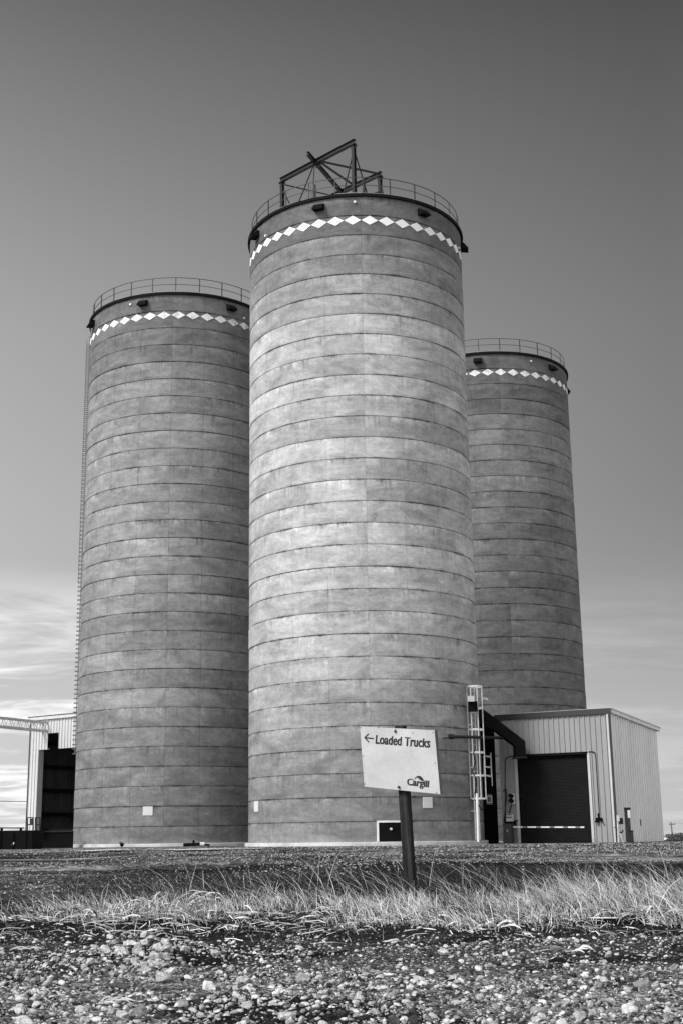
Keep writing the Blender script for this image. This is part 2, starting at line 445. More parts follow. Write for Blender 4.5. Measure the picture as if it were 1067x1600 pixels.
# ------------------------------------------------------------------ silos
ZJ = {'C': .775360 + Z0, 'L': .780125 + Z0, 'R': .617333 + Z0}     # height of lift joint 27
POS = {'C': Vector((2.0913, 75.0599)), 'L': Vector((-10.2909, 88.7195)), 'R': Vector((13.1534, 100.1972))}
K0 = -2                                                            # the top lift
def silo_wall(key, tones, phase, mat, parent):
    c, zj = POS[key], ZJ[key]
    seg = PANELS * 8
    prof = []                                                      # (z, r, lift)
    zb, zt = zj - 1.02, zj + (27 - K0) * LIFT
    nl = 27 - K0 + 1
    jit = np.random.default_rng(hash(key) % 7 + ord(key)).uniform(-.012, .012, nl + 1)
    prof.append((zb, RS + jit[0], 0))
    for i in range(nl):                                            # lift i counted from the bottom; joint at zj + i*LIFT on its top
        zt_i = zj + i * LIFT
        ra, rb = RS + jit[i], RS + jit[i + 1]
        if i == nl - 1: prof.append((zt, ra, i)); break
        prof += [(zt_i - .03, ra, i), (zt_i - .012, min(ra, rb) - .02, i), (zt_i + .012, min(ra, rb) - .02, i + 1), (zt_i + .03, rb, i + 1)]
    V, UV = [], []
    for z, r, _ in prof:
        for j in range(seg):
            t = phase + 2 * math.pi * j / seg
            V.append((c.x + r * math.cos(t), c.y + r * math.sin(t), z))
    Fs, T, U = [], [], []
    for i in range(len(prof) - 1):
        lift = prof[i + 1][2] if prof[i][2] != prof[i + 1][2] else prof[i][2]
        for j in range(seg):
            j2 = (j + 1) % seg
            Fs.append((i * seg + j, i * seg + j2, (i + 1) * seg + j2, (i + 1) * seg + j))
            u0, u1 = 2 * math.pi * RS * j / seg, 2 * math.pi * RS * (j + 1) / seg
            v0, v1 = prof[i][0] - zj, prof[i + 1][0] - zj
            U += [(u0, v0), (u1, v0), (u1, v1), (u0, v1)]
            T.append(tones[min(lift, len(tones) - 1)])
    me = bpy.data.meshes.new('wall'); me.from_pydata(V, [], Fs)
    uvl = me.uv_layers.new(name='wall'); uvl.data.foreach_set('uv', np.array(U, np.float32).ravel())
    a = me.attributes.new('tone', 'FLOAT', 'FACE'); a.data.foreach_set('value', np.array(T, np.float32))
    me.update()
    return link('wall', me, mat, parent, 30), zb, zt

def on_wall(c, ang, r, z): return Vector((c.x + r * math.cos(ang), c.y + r * math.sin(ang), z))
def patch_on_wall(mb, c, pts, r, sub=1):                            # flat convex patch bent onto the wall, 15 mm thick
    n = len(pts)
    o = [on_wall(c, a, r + .015, z) for a, z in pts]; i_ = [on_wall(c, a, r - .03, z) for a, z in pts]
    mb.add(o + i_, [tuple(range(n)), tuple(range(n, 2 * n))[::-1]] + [(k, n + k, n + (k + 1) % n, (k + 1) % n) for k in range(n)])

def make_silo(key, label, tones, phase, seed, dphase, vents, dots, plates, gap=0.0):
    c, zj = POS[key], ZJ[key]
    root = thing('grain_silo', (c.x, c.y, g1(c.x, c.y)), label, 'grain silo', 'round concrete silos with diamond bands')
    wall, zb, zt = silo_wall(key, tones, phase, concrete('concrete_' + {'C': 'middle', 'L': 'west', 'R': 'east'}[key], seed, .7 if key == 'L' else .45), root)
    f = MB(); n = 96
    prof = [(zb - .5, RS + .20), (zb - .02, RS + .20), (zb, RS + .17), (zb, RS - .1)]
    vs_ = [(c.x + r * math.cos(2 * math.pi * j / n), c.y + r * math.sin(2 * math.pi * j / n), z) for z, r in prof for j in range(n)]
    f.add(vs_, [(i * n + j, i * n + (j + 1) % n, (i + 1) * n + (j + 1) % n, (i + 1) * n + j) for i in range(3) for j in range(n)])
    f.build('footing', M['footing'], root, 40)
    # roof: dark edge hanging over the wall, pale kerb on top
    ro = MB(); n = 128
    prof = [(zt, RS - .25), (zt - .04, RS + .13), (zt + .13, RS + .15), (zt + .13, RS - .05)]
    vs_ = [(c.x + r * math.cos(2 * math.pi * j / n), c.y + r * math.sin(2 * math.pi * j / n), z) for z, r in prof for j in range(n)]
    ro.add(vs_, [(i * n + j, i * n + (j + 1) % n, (i + 1) * n + (j + 1) % n, (i + 1) * n + j) for i in range(3) for j in range(n)])
    roof = ro.build('roof', M['fascia'], root, 40)
    kb = MB()
    kr = random.Random(seed)
    prof = [(zt + .09, RS - .02), (zt + .22, RS + .02), (zt + .24, RS - .20), (zt + .85, .2)]
    vs_ = [(c.x + r * math.cos(2 * math.pi * j / n), c.y + r * math.sin(2 * math.pi * j / n), z + (kr.uniform(-.02, .02) if i == 1 else 0)) for i, (z, r) in enumerate(prof) for j in range(n)]
    kb.add(vs_, [(i * n + j, i * n + (j + 1) % n, (i + 1) * n + (j + 1) % n, (i + 1) * n + j) for i in range(3) for j in range(n)] + [tuple(range(3 * n, 4 * n))])
    kb.build('kerb', M['roof_concrete'], roof, 40)
    # railing
    rl = MB(); RP = RS - .12; zr = zt + .2
    rl.ring(c, RP, zr + 1.08, .035, 100); rl.ring(c, RP, zr + .58, .03, 100)
    rail = rl.build('railing', M['rail'], root)
    for i in range(25):
        a = phase + 2 * math.pi * (i + .1) / 25
        p = on_wall(c, a, RP, zr)
        MB().bar(p - Vector((0, 0, .1)), p + Vector((0, 0, 1.09)), .055, .055, (math.cos(a), math.sin(a), 0)).build('post', M['rail'], rail)
    # painted diamonds
    db = MB(); nd = 42; zc = zj + 27 * LIFT + .92
    for i in range(nd):
        a = dphase + 2 * math.pi * i / nd; ha = 2 * math.pi / nd / 2 * (.985 - gap)
        hz_ = .285 * (1 - gap)
        for sgn in (-1, 1):
            pass
        pts = [(a - ha, zc), (a - ha / 2, zc - hz_ / 2), (a, zc - hz_), (a + ha / 2, zc - hz_ / 2), (a + ha, zc), (a + ha / 2, zc + hz_ / 2), (a, zc + hz_), (a - ha / 2, zc + hz_ / 2)]
        patch_on_wall(db, c, pts, RS + .004)
    db.build('diamond_band', M['diamond_worn'] if gap else M['diamond'], root)
    # roof vent hoods sticking out below the eave
    for deg in vents:
        a = R_(deg); rad = Vector((math.cos(a), math.sin(a), 0)); tan = Vector((-math.sin(a), math.cos(a), 0))
        p = on_wall(c, a, RS, zj + 29 * LIFT - .72)
        h = MB()
        side = [p - rad * .05 + Vector((0, 0, .42)), p + rad * .18 + Vector((0, 0, .36)), p + rad * .42 + Vector((0, 0, .04)), p + rad * .42 + Vector((0, 0, -.06)), p - rad * .05 + Vector((0, 0, -.0))]
        h.prism([q - tan * .31 for q in side], tan * .62)
        h.bar(p + rad * .43 - tan * .32, p + rad * .43 + tan * .32, .03, .14)
        h.build('vent_hood', M['black'], root)
    for deg, z in dots:
        a = R_(deg); p = on_wall(c, a, RS, z + Z0)
        rad = Vector((math.cos(a), math.sin(a), 0))
        MB().tube(p - rad * .02, p + rad * .09, .075, 10).build('lamp', M['white'], root)
    for a0, a1, z0, z1 in plates:
        pb = MB(); k = 4
        for i in range(k):
            b0, b1 = R_(a0 + (a1 - a0) * i / k), R_(a0 + (a1 - a0) * (i + 1) / k)
            patch_on_wall(pb, c, [(b0, z0 + Z0), (b1, z0 + Z0), (b1, z1 + Z0), (b0, z1 + Z0)], RS + .012)
        pb.build('white_plate', M['plate'], root)
    return root

def diamond_mat(name, wear):
    m, k, b = mat_new(name)
    co = k.n('ShaderNodeTexCoord').outputs['Object']
    n = k.noise(co, 2.6, 5, .7, .5)
    k.link(k.mr(n, .62 - wear, .72 - wear * .6, .80, .80 - wear * 2.6), b.inputs['Base Color']); b.inputs['Roughness'].default_value = .7
    return m
M['diamond'] = diamond_mat('diamond_paint', .02)
M['diamond_worn'] = diamond_mat('worn_diamond_paint', .13)

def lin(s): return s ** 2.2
def tones(levels, gain):                     # listed from the top lift down; shading over height painted into the greys
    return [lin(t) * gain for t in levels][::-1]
TC = tones([.40, .41, .50, .54, .59, .60, .69, .68, .65, .69, .65, .62, .71, .65, .67, .67, .69, .70, .69, .65, .67, .65, .62, .61, .58, .55, .52, .50, .49, .51], 1.02)  # pour greys plus a painted falloff towards top and foot
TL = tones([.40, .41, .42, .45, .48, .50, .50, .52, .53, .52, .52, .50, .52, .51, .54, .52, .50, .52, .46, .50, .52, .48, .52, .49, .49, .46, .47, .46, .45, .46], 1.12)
TR = tones([.40, .41, .40, .44, .48, .50, .50, .47, .50, .46, .48, .46, .50, .49, .47, .47, .46, .47, .44, .44, .44, .45, .44, .45, .44, .44, .44, .44, .44, .44], .98)  # this silo's dimmer light is painted into its greys
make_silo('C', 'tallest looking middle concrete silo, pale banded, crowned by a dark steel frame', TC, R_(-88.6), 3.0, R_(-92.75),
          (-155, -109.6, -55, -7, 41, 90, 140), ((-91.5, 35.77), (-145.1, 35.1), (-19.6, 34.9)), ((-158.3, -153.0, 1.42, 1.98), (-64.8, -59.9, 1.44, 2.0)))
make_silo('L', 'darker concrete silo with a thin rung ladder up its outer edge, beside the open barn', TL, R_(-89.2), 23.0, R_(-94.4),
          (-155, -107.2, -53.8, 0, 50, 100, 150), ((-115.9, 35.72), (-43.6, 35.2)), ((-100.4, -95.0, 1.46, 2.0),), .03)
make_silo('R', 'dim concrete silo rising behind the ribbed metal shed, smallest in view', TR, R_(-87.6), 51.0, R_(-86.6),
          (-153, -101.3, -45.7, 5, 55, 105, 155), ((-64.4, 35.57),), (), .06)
ROOTS = {o['label'][:6]: o for o in bpy.data.objects if o.name.startswith('grain_silo')}
ROOT_C, ROOT_L = ROOTS['talles'], ROOTS['darker']

# hatch in the foot of the middle silo
cC, cL, cR = POS['C'], POS['L'], POS['R']
def arc_box(mb, c, a0, a1, r0, r1, z0, z1, k=6):
    for i in range(k):
        b0, b1 = R_(a0 + (a1 - a0) * i / k), R_(a0 + (a1 - a0) * (i + 1) / k)
        P = [on_wall(c, b, r, z) for b in (b0, b1) for r in (r0, r1) for z in (z0, z1)]
        mb.add(P, [(0, 1, 3, 2), (4, 6, 7, 5), (0, 4, 5, 1), (2, 3, 7, 6), (0, 2, 6, 4), (1, 5, 7, 3)])
hb = MB(); arc_box(hb, cC, -86.0, -73.8, RS - .05, RS + .02, -.22 + Z0, .72 + Z0)
hatch = hb.build('hatch', M['black'], ROOT_C)
fb = MB()
arc_box(fb, cC, -86.9, -86.0, RS - .05, RS + .06, -.22 + Z0, .72 + Z0, 1); arc_box(fb, cC, -73.8, -72.9, RS - .05, RS + .06, -.22 + Z0, .72 + Z0, 1)
arc_box(fb, cC, -86.9, -72.9, RS - .05, RS + .06, .722 + Z0, .82 + Z0, 6)
fb.build('frame', M['white'], hatch)
p = on_wall(cC, R_(-80.6), RS + .02, .40 + Z0)
MB().tube(p, p + Vector((.02, -.10, 0)), .06, 10).build('handle', M['white'], hatch)
apr = MB()
arc_box(apr, cC, -88.5, -82.2, RS + .21, RS + .6, -.75 + Z0, -.30 + Z0, 4)
apr.build('concrete_step', M['footing'], ROOT_C)

# thin rung ladder on the outer edge of the dark silo
ld = MB(); a0 = R_(-168.2)
da = .22 / RS
z_lo, z_hi = 5.6 + Z0, 34.6 + Z0
nr = 96
for i in range(nr):
    z = z_lo + (z_hi - z_lo) * i / (nr - 1)
    pl_, pr_ = on_wall(cL, a0 - da, RS + .24, z), on_wall(cL, a0 + da, RS + .24, z)
    ld.bar(on_wall(cL, a0 - da, RS - .02, z), pl_, .04); ld.bar(on_wall(cL, a0 + da, RS - .02, z), pr_, .04); ld.bar(pl_, pr_, .04)
for s_ in (-1, 1):
    ld.bar(on_wall(cL, a0 + s_ * da, RS + .26, 18.0), on_wall(cL, a0 + s_ * da, RS + .26, z_hi + .4), .035)
    ld.bar(on_wall(cL, a0 + s_ * da, RS + .06, z_lo), on_wall(cL, a0 + s_ * da, RS + .06, z_hi + .6), .05)
ld.build('ladder', M['ladder'], ROOT_L)

# caged ladder and its downpipes on the right of the middle silo
acg = R_(-30.5); rad = Vector((math.cos(acg), math.sin(acg), 0)); tan = Vector((-math.sin(acg), math.cos(acg), 0))
z0c, z1c = 1.95 + Z0, 7.98 + Z0
base = on_wall(cC, acg, RS, 0)
lad = MB()
for s_ in (-1, 1):
    q = base + rad * .22 + tan * (.27 * s_)
    lad.bar((q.x, q.y, -.2 + Z0), (q.x, q.y, z1c), .06)
    lad.bar((q.x, q.y, 1.3 + Z0), (q.x - rad.x * .24, q.y - rad.y * .24, 1.3 + Z0), .05)
    for zz in (3.6, 5.9, 7.4): lad.bar((q.x, q.y, zz + Z0), (q.x - rad.x * .24, q.y - rad.y * .24, zz + Z0), .05)
cage = lad.build('caged_ladder', M['galv'], ROOT_C)
for i in range(27):
    z = .2 + i * .29 + Z0
    q = base + rad * .22
    MB().bar((q.x - tan.x * .26, q.y - tan.y * .26, z), (q.x + tan.x * .26, q.y + tan.y * .26, z), .03).build('rung', M['galv'], cage)
cc = base + rad * .36
hoop_z = [z0c, z0c + 1.22, z0c + 2.45, z0c + 3.68, z0c + 4.85, z1c]
for z in hoop_z:
    h = MB(); n = 16
    pts = []
    for i in range(n + 1):
        t = math.pi * (-1 + 2 * i / n) * .83
        pts.append(Vector((cc.x, cc.y, z)) + rad * (.42 * math.cos(t)) + tan * (.42 * math.sin(t)))
    for a, b in zip(pts[:-1], pts[1:]): h.bar(a, b, .02, .085)
    h.build('hoop', M['white'], cage)
sl = MB()
for i in range(7):
    t = math.pi * .8 * (-1 + 2 * i / 6)
    q = cc + rad * (.43 * math.cos(t)) + tan * (.43 * math.sin(t))
    sl.tube((q.x, q.y, z0c), (q.x, q.y, z1c), .032, 6)
sl.build('cage_slats', M['galv'], cage)
pp = at(746.5, 1312, 69.6); pq = at(744.5, 1240, 69.6)
MB().tube((pp.x, pp.y, pp.z - .1), pq, .065, 10).build('downpipe', M['white'], cage)
boxp = at(735, 1092, 70.6)
MB().box(boxp, (.34, .25, .30)).build('junction_box', M['trim_light'], cage)
b2 = at(738, 1104, 70.9)
MB().box(b2, (.5, .2, .55)).build('junction_box', M['black'], cage)
cbl = MB()
cp = [at(x, y, 69.9) for x, y in ((741, 1170), (739, 1178), (742, 1190), (738, 1205), (744, 1222), (741, 1240), (747, 1258), (752, 1266), (757, 1262))]
cbl.path(cp, .03, 6); cbl.build('cable', M['black'], cage)

# steel frame on the roof of the middle silo
zt = ZJ['C'] + 29 * LIFT; zf = 40.0 + Z0
def rp(dx_, dy_, z): return Vector((cC.x + dx_, cC.y + dy_, z))
A, B, D, E_, F_ = rp(-4.53, -1.57, zf), rp(-.16, -6.01, zf), rp(-2.73, -4.28, zf + .05), rp(1.54, -2.16, zf), rp(-.83, .09, zf)
gt = thing('roof_gantry', (cC.x - 1.5, cC.y - 3, zt + .3), 'rusty dark steel beam frame with braced posts on the roof of the middle silo', 'gantry')
dAB = (B - A).normalized()
MB().ibeam(A - dAB * .15, B + dAB * .12, .22, .30).build('beam', M['steel_dark'], gt)
F2 = F_ - (E_ - F_).normalized() * 1.6
MB().ibeam(F2, E_ + (E_ - F_).normalized() * .12, .20, .28).build('beam', M['steel_dark'], gt)
dDF = (F_ - D).normalized()
MB().ibeam(D - dDF * .42 + Vector((0, 0, .02)), F_ + Vector((0, 0, .02)), .18, .25).build('beam', M['steel_dark'], gt)
zr = zt + .25
for q in (A, B, E_, F2):
    MB().ibeam((q.x, q.y, zr), (q.x, q.y, zf - .12), .20, .20).build('post', M['steel_dark'], gt)
M1 = A.lerp(B, .52); M2 = A.lerp(B, .47)
def low(q, dx_, dy_): return Vector((q.x + dx_, q.y + dy_, zr))
br = [(M1, E_), (M1, F_.lerp(E_, .35)), (A + Vector((0, 0, -.3)), F_ + Vector((-.2, .1, -.3))),
      (M2, low(A, .35, -.35)), (M2, low(M2, -.25, .25)), (A + Vector((0, 0, -.6)), low(A, 1.1, -1.1)),
      (B + Vector((0, 0, -.5)), low(B, -.75, .75)), (B + Vector((0, 0, -.4)), low(E_, -.5, -1.5)), (E_ + Vector((0, 0, -.4)), low(E_, .55, -.4))]
for i, (a, b) in enumerate(br):
    MB().bar(a, b, .10 if i < 2 else .06, .10 if i < 2 else .06).build('brace', M['steel_dark'], gt)
for q in (A, B, E_, M1):
    MB().box(q + Vector((0, 0, -.22)), (.34, .34, .03), Matrix.Rotation(R_(-45), 3, 'Z')).build('gusset', M['steel_dark'], gt)
    MB().box(q + Vector((0, 0, -.30)), (.42, .02, .30), Matrix.Rotation(R_(-45), 3, 'Z')).build('gusset', M['steel_dark'], gt)
q = rp(-2.55, -5.35, zr)
MB().tube((q.x, q.y, zr), (q.x, q.y, zr + 1.15), .16, 12).build('vent_pipe', M['cabinet'], gt)
q = rp(.35, -5.2, zr)
k_ = MB(); k_.tube((q.x, q.y, zr), (q.x + .1, q.y, zr + 1.2), .09, 8); k_.bar((q.x, q.y, zr + .5), (q.x + 1.1, q.y + .3, zr + .9), .1); k_.tube((q.x + 1.1, q.y + .3, zr), (q.x + 1.1, q.y + .3, zr + 1.0), .06, 8)
k_.build('winch', M['steel_dark'], gt)

# ------------------------------------------------------------------ ribbed metal sheds
def ribbed(mb, p, q, z0, z1, z1b=None, pitch=.305, depth=.06, rib=.045, off=0.0, out=None):
    """trapezoid-ribbed sheet between p and q (ground plan points), top may slope from z1 to z1b"""
    p, q = Vector((p[0], p[1], 0)), Vector((q[0], q[1], 0)); d = q - p; L = d.length; d.normalize()
    n = Vector((d.y, -d.x, 0)) if out is None else Vector(out)
    z1b = z1 if z1b is None else z1b
    cuts = [(0, 0.0)]
    k = math.ceil(-off / pitch); s = k * pitch + off
    while s < L:
        for ds, h in ((-rib / 2 - .02, 0), (-rib / 2, depth), (rib / 2, depth), (rib / 2 + .02, 0)):
            if 0 < s + ds < L: cuts.append((s + ds, h))
        s += pitch
    cuts.append((L, 0))
    vs_ = []
    for s, h in cuts:
        b = p + d * s + n * h; zt_ = z1 + (z1b - z1) * s / L
        vs_ += [(b.x, b.y, z0), (b.x, b.y, zt_)]
    mb.add(vs_, [(2 * i, 2 * i + 2, 2 * i + 3, 2 * i + 1) for i in range(len(cuts) - 1)])

G = -.62 + Z0
P0, P1 = Vector((9.83, 75.40, 0)), Vector((15.40, 72.0, 0))
du = (P1 - P0).normalized(); nf = Vector((du.y, -du.x, 0)); bk = -nf
LW = (P1 - P0).length
DEP = 8.3
P2 = P1 + bk * DEP; P3 = P0 + bk * DEP
H1 = 6.62 + Z0; H2 = 6.12 + Z0
shed = thing('metal_shed', (P1.x, P1.y, g1(P1.x, P1.y)), 'pale ribbed metal shed with a big dark roller door, in front of the dim silo', 'shed')
dl = hit(806, 1180, P0, nf); dr = hit(921.5, 1176, P0, nf); drb = hit(929, 1318, P0, nf)
s0, s1 = (dl - P0).dot(du), (drb - P0).dot(du) - .1
zd = dl.z
wl = MB()
ribbed(wl, P0, P0 + du * s0, G, zd); ribbed(wl, P0 + du * s1, P1, G, zd, off=-(s1 % .305)); ribbed(wl, P0, P1, zd + .002, H1)
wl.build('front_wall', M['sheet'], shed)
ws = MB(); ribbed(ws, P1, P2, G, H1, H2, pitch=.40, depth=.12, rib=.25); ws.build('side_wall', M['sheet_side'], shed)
wb = MB(); ribbed(wb, P2, P3, G, H2); ribbed(wb, P3, P0, G, H2, H1); wb.build('rear_wall', M['sheet_side'], shed)
rf = MB()
o0 = P0 - du * .25 + nf * .12; o1 = P1 + du * .28 + nf * .12; o2 = P2 + du * .28 + bk * .35; o3 = P3 - du * .25 + bk * .35
up = lambda v, z: Vector((v.x, v.y, z))
rf.add([up(o0, H1 + .16), up(o1, H1 + .16), up(o2, H2 + .14), up(o3, H2 + .14), up(o0, H1 + .10), up(o1, H1 + .10), up(o2, H2 + .08), up(o3, H2 + .08)],
       [(0, 1, 2, 3), (7, 6, 5, 4), (0, 4, 5, 1), (1, 5, 6, 2), (2, 6, 7, 3), (3, 7, 4, 0)])
roof = rf.build('roof', M['trim_light'], shed)
tr = MB()
tr.bar(up(P0 - du * .22 + nf * .09, H1 - .01), up(P1 + du * .26 + nf * .09, H1 - .01), .10, .30)
tr.build('fascia', M['trim'], shed)
tr = MB()
tr.bar(up(P1 + du * .14 + nf * .03, H1 - .0), up(P2 + du * .14 + bk * .3, H2 + .0), .22, .22)
tr.build('rake_trim', M['galv'], shed)
tr = MB()
tr.bar(up(P1 + du * .03 + nf * .05, G), up(P1 + du * .03 + nf * .05, H1 - .16), .11, .11, tuple(du))
tr.build('corner_trim', M['trim_light'], shed)
tr = MB(); c_ = P1 + du * .13 + bk * .02
tr.bar(up(c_, G + .2), up(c_, H1 - .2), .07, .09, tuple(du)); tr.bar(up(c_, G + .2), up(c_ + du * .25 - bk * .1, G + .05), .08, .08)
tr.build('downspout', M['trim'], shed)
tr = MB(); tr.bar(up(P2 + du * .03, G), up(P2 + du * .03, H2 - .12), .10, .10, tuple(du)); tr.build('corner_trim', M['trim_light'], shed)
# roller door of many slats, set in a little
dm = MB(); z = G; pts = []
while z < zd - .1:
    pts += [(z, 0.0), (z + .022, .012), (z + .056, .012), (z + .074, 0.0)]; z += .078
vs_ = []
for zz, h in pts:
    for s_ in (s0 + .06, s1 - .06):
        b = P0 + du * s_ + bk * .16 + nf * h
        vs_.append((b.x, b.y, zz))
dm.add(vs_, [(2 * i, 2 * i + 1, 2 * i + 3, 2 * i + 2) for i in range(len(pts) - 1)])
door = dm.build('roller_door', M['door'], shed)
for s_ in (s0 - .03, s1 + .03):
    b = P0 + du * s_ + nf * .02
    MB().bar(up(b, G), up(b, zd + .06), .09, .14, tuple(du)).build('jamb', M['trim_light'], door)
hd = MB(); b0, b1 = P0 + du * (s0 + .02) + bk * .05, P0 + du * (s1 - .02) + bk * .05
hd.bar(up(b0, zd - .05), up(b1, zd - .05), .3, .14); hd.build('hood', M['black'], door)
# conduits on the front wall
def fw(px, py, o=.07): return hit(px, py, P0 + nf * o, nf)
cd = MB(); cd.path([fw(789, 1290), fw(788.5, 1190), fw(790, 1185), fw(795, 1182), fw(925, 1174.5), fw(928.5, 1176), fw(930, 1180), fw(936, 1278)], .028, 6)
cd.build('conduit', M['steel_dark'], shed)
cd = MB(); cd.path([fw(785, 1236), fw(790, 1233), fw(791, 1240), fw(787, 1285), fw(794, 1292)], .025, 6); cd.build('conduit', M['black'], shed)
lk = MB(); q = fw(935, 1280, .1); lk.box(q, (.34, .16, .16)); lk.box(q + Vector((-.12, 0, -.12)), (.2, .12, .10)); lk.bar(q + Vector((.1, 0, 0)), q + Vector((.3, -.05, -.35)), .05)
lk.tube(q, q + Vector((-.02, 0, .32)), .05, 8)
lk.build('door_switch', M['black'], shed)
sd = hit(997, 1285, P1, du) + du * .06
MB().box(sd, (.12, .22, .34)).build('meter_box', M['steel_dark'], shed)

# dark leg casing in the gap between silo and shed
leg = thing('leg_casing', (9.3, 77.4, g1(9.3, 77.4)), 'black steel leg casing in the gap between middle silo and shed', 'elevator casing')
lc = MB(); lc.prism([(7.7, 76.6, G), (9.72, 76.6, G), (9.72, 76.6, 6.1 + Z0), (8.9, 76.6, 6.9 + Z0), (7.7, 76.6, 7.3 + Z0)], (0, 1.7, 0)); lc.build('casing', M['black'], leg)
wn_ = MB(); y_ = 74.6
w00, w10, w11, w01 = at(755.5, 1211, y_), at(767, 1213, y_), at(766, 1182, y_), at(755, 1181.5, y_)
for a, b in ((w00, w10), (w10, w11), (w11, w01), (w01, w00), (w00.lerp(w01, .45), w10.lerp(w11, .45))): wn_.bar(a, b, .05, .09)
wn_.bar(at(766, 1176, y_), at(768.5, 1228, y_), .05); 
for q in (w00, w01, w10, w11): wn_.bar(q, q + Vector((0, 2.2, 0)), .05)
wn_.build('guard_frame', M['white'], leg)
cb = MB(); q = at(763.5, 1249, y_)
cb.box(q, (.36, .25, .58)); cb.bar((q.x, q.y, q.z), (q.x, q.y + 2.2, q.z), .06)
cb.build('control_box', M['cabinet'], leg)
cb2 = MB()
for dx_, dz_, w_, h_ in ((-.12, 0, .03, .36), (.12, 0, .03, .36), (0, .18, .27, .03), (0, -.18, .27, .03)): cb2.box((q.x + dx_, q.y - .13, q.z + dz_), (w_, .02, h_))
cb2.build('box_trim', M['white'], leg)

# covered spout sloping down to the shed door
sp_ = thing('grain_spout', at(748, 1110, 73.4), 'black boxed spout bending down over the left corner of the roller door', 'grain spout')
Ys = 73.2
poly = [at(x, y, Ys) for x, y in ((748, 1103), (757, 1110), (776, 1124), (820, 1158), (821, 1183), (805.5, 1183), (804.5, 1165), (775, 1142), (748, 1131))]
MB().prism(poly, (0, .9, 0)).build('duct', M['black'], sp_)
fl = MB(); a, b = at(804, 1183.5, Ys), at(822, 1183.5, Ys); fl.box(((a.x + b.x) / 2, Ys + .45, a.z), (b.x - a.x + .05, 1.0, .07)); fl.build('flange', M['steel_dark'], sp_)
lp = MB(); q = at(756, 1092, Ys); lp.box(q, (.38, .3, .14), Matrix.Rotation(.25, 3, 'Y')); lp.bar(q, at(748, 1091, Ys + .5), .07)
lp.build('floodlight', M['galv'], sp_)
# pipe
pi_ = thing('pipe', at(704, 1151, 68.2), 'dark horizontal pipe crossing the caged ladder towards the shed', 'pipe')
pa, pb = at(704, 1151, 68.6), at(786, 1153, 73.4)
MB().tube(pa, pb, .085, 10).build('tube', M['steel_dark'], pi_)
MB().tube(pa - Vector((.12, 0, 0)), pa + Vector((.14, .05, 0)), .14, 10).build('end_cap', M['steel_dark'], pi_)
st_ = MB(); 
for px_ in (712, 728):
    q = pa.lerp(pb, (px_ - 704) / 82.)
    d2 = (Vector((cC.x, cC.y, 0)) - Vector((q.x, q.y, 0))); L_ = d2.length; d2.normalize()
    st_.bar(q, q + d2 * (L_ - RS + .03), .06)
st_.bar(pb, up(P0 + du * .6, pb.z), .06)
st_.build('bracket', M['steel_dark'], pi_)

# traffic light by the door, barrier gate below it
tl = thing('traffic_light', fw(800, 1257, .1), 'small two lens traffic light on the wall left of the roller door', 'traffic light')
q = fw(800, 1248.5, .16)
rot = Matrix((du, bk, Vector((0, 0, 1)))).transposed()
MB().box(q, (.22, .16, .58), rot).build('housing', M['white'], tl)
for dz_ in (.14, -.13):
    c_ = q + nf * .08 + Vector((0, 0, dz_)) - du * .02
    l = MB().tube(c_, c_ + nf * .05, .125, 16).build('lens', M['lamp_glass'], tl)
    h = MB(); n = 9
    for i in range(n):
        t0, t1 = math.pi * i / n, math.pi * (i + 1) / n
        o = lambda t: du * (.135 * math.cos(t)) + Vector((0, 0, .135 * math.sin(t)))
        h.bar(c_ + o((t0 + t1) / 2), c_ + o((t0 + t1) / 2) + nf * .17, .05, .015, tuple(o((t0 + t1) / 2)))
    h.build('visor', M['black'], l)
MB().path([q + Vector((-.05, 0, -.28)), fw(797, 1262, .1), fw(793, 1278, .1)], .025, 6).build('cable', M['black'], tl)
kp = thing('key_pad', fw(797, 1280, .3), 'white box with a black hood mounted above the barrier cabinet', 'ticket box')
q = fw(796, 1278, .35)
MB().box(q, (.34, .28, .44), rot).build('box', M['plate'], kp)
k_ = MB(); k_.box(q + Vector((0, 0, .03)) + nf * .15, (.36, .02, .05), rot); k_.box(q + Vector((0, 0, .17)) + nf * .15, (.36, .02, .04), rot); k_.box(q + Vector((.04, -.05, -.30)), (.46, .34, .22), rot); k_.bar(q + Vector((.2, -.1, -.2)), q + Vector((.42, -.15, -.14)), .07)
k_.build('hood', M['black'], kp)
MB().bar(q - Vector((0, 0, .2)), (q.x, q.y, g1(q.x, q.y) - .05), .08).build('post', M['black'], kp)
bg_ = thing('barrier_gate', fw(795, 1317, .8), 'dark barrier cabinet with a lowered white striped arm across the roller door', 'barrier')
q = fw(794.5, 1302, .9); gq = g1(q.x, q.y)
cab = MB(); cab.box((q.x, q.y, (gq - .05 + 1.05 + gq) / 2), (.44, .40, 1.12), rot); cab.box((q.x, q.y, gq + 1.04), (.50, .46, .05), rot)
cab = cab.build('cabinet', M['cabinet'], bg_)
lb_ = MB()
for i in range(3):
    for j in range(2): lb_.box(q + nf * .205 + Vector((0, 0, .18 - .05 * i)) + du * (.045 * (j - .5)), (.038, .012, .03), rot)
lb_.build('notice', M['plate'], cab)
am0, am1 = fw(801, 1292.2, .95), fw(912, 1292.5, .95)
MB().bar(am0, am1, .05, .075).build('arm', M['white'], bg_)
for i, t in enumerate((.14, .33, .52, .71, .88)):
    a, b = am0.lerp(am1, t), am0.lerp(am1, t + .07)
    MB().bar(a, b, .055, .079).build('stripe', M['wood_pale'], bg_)

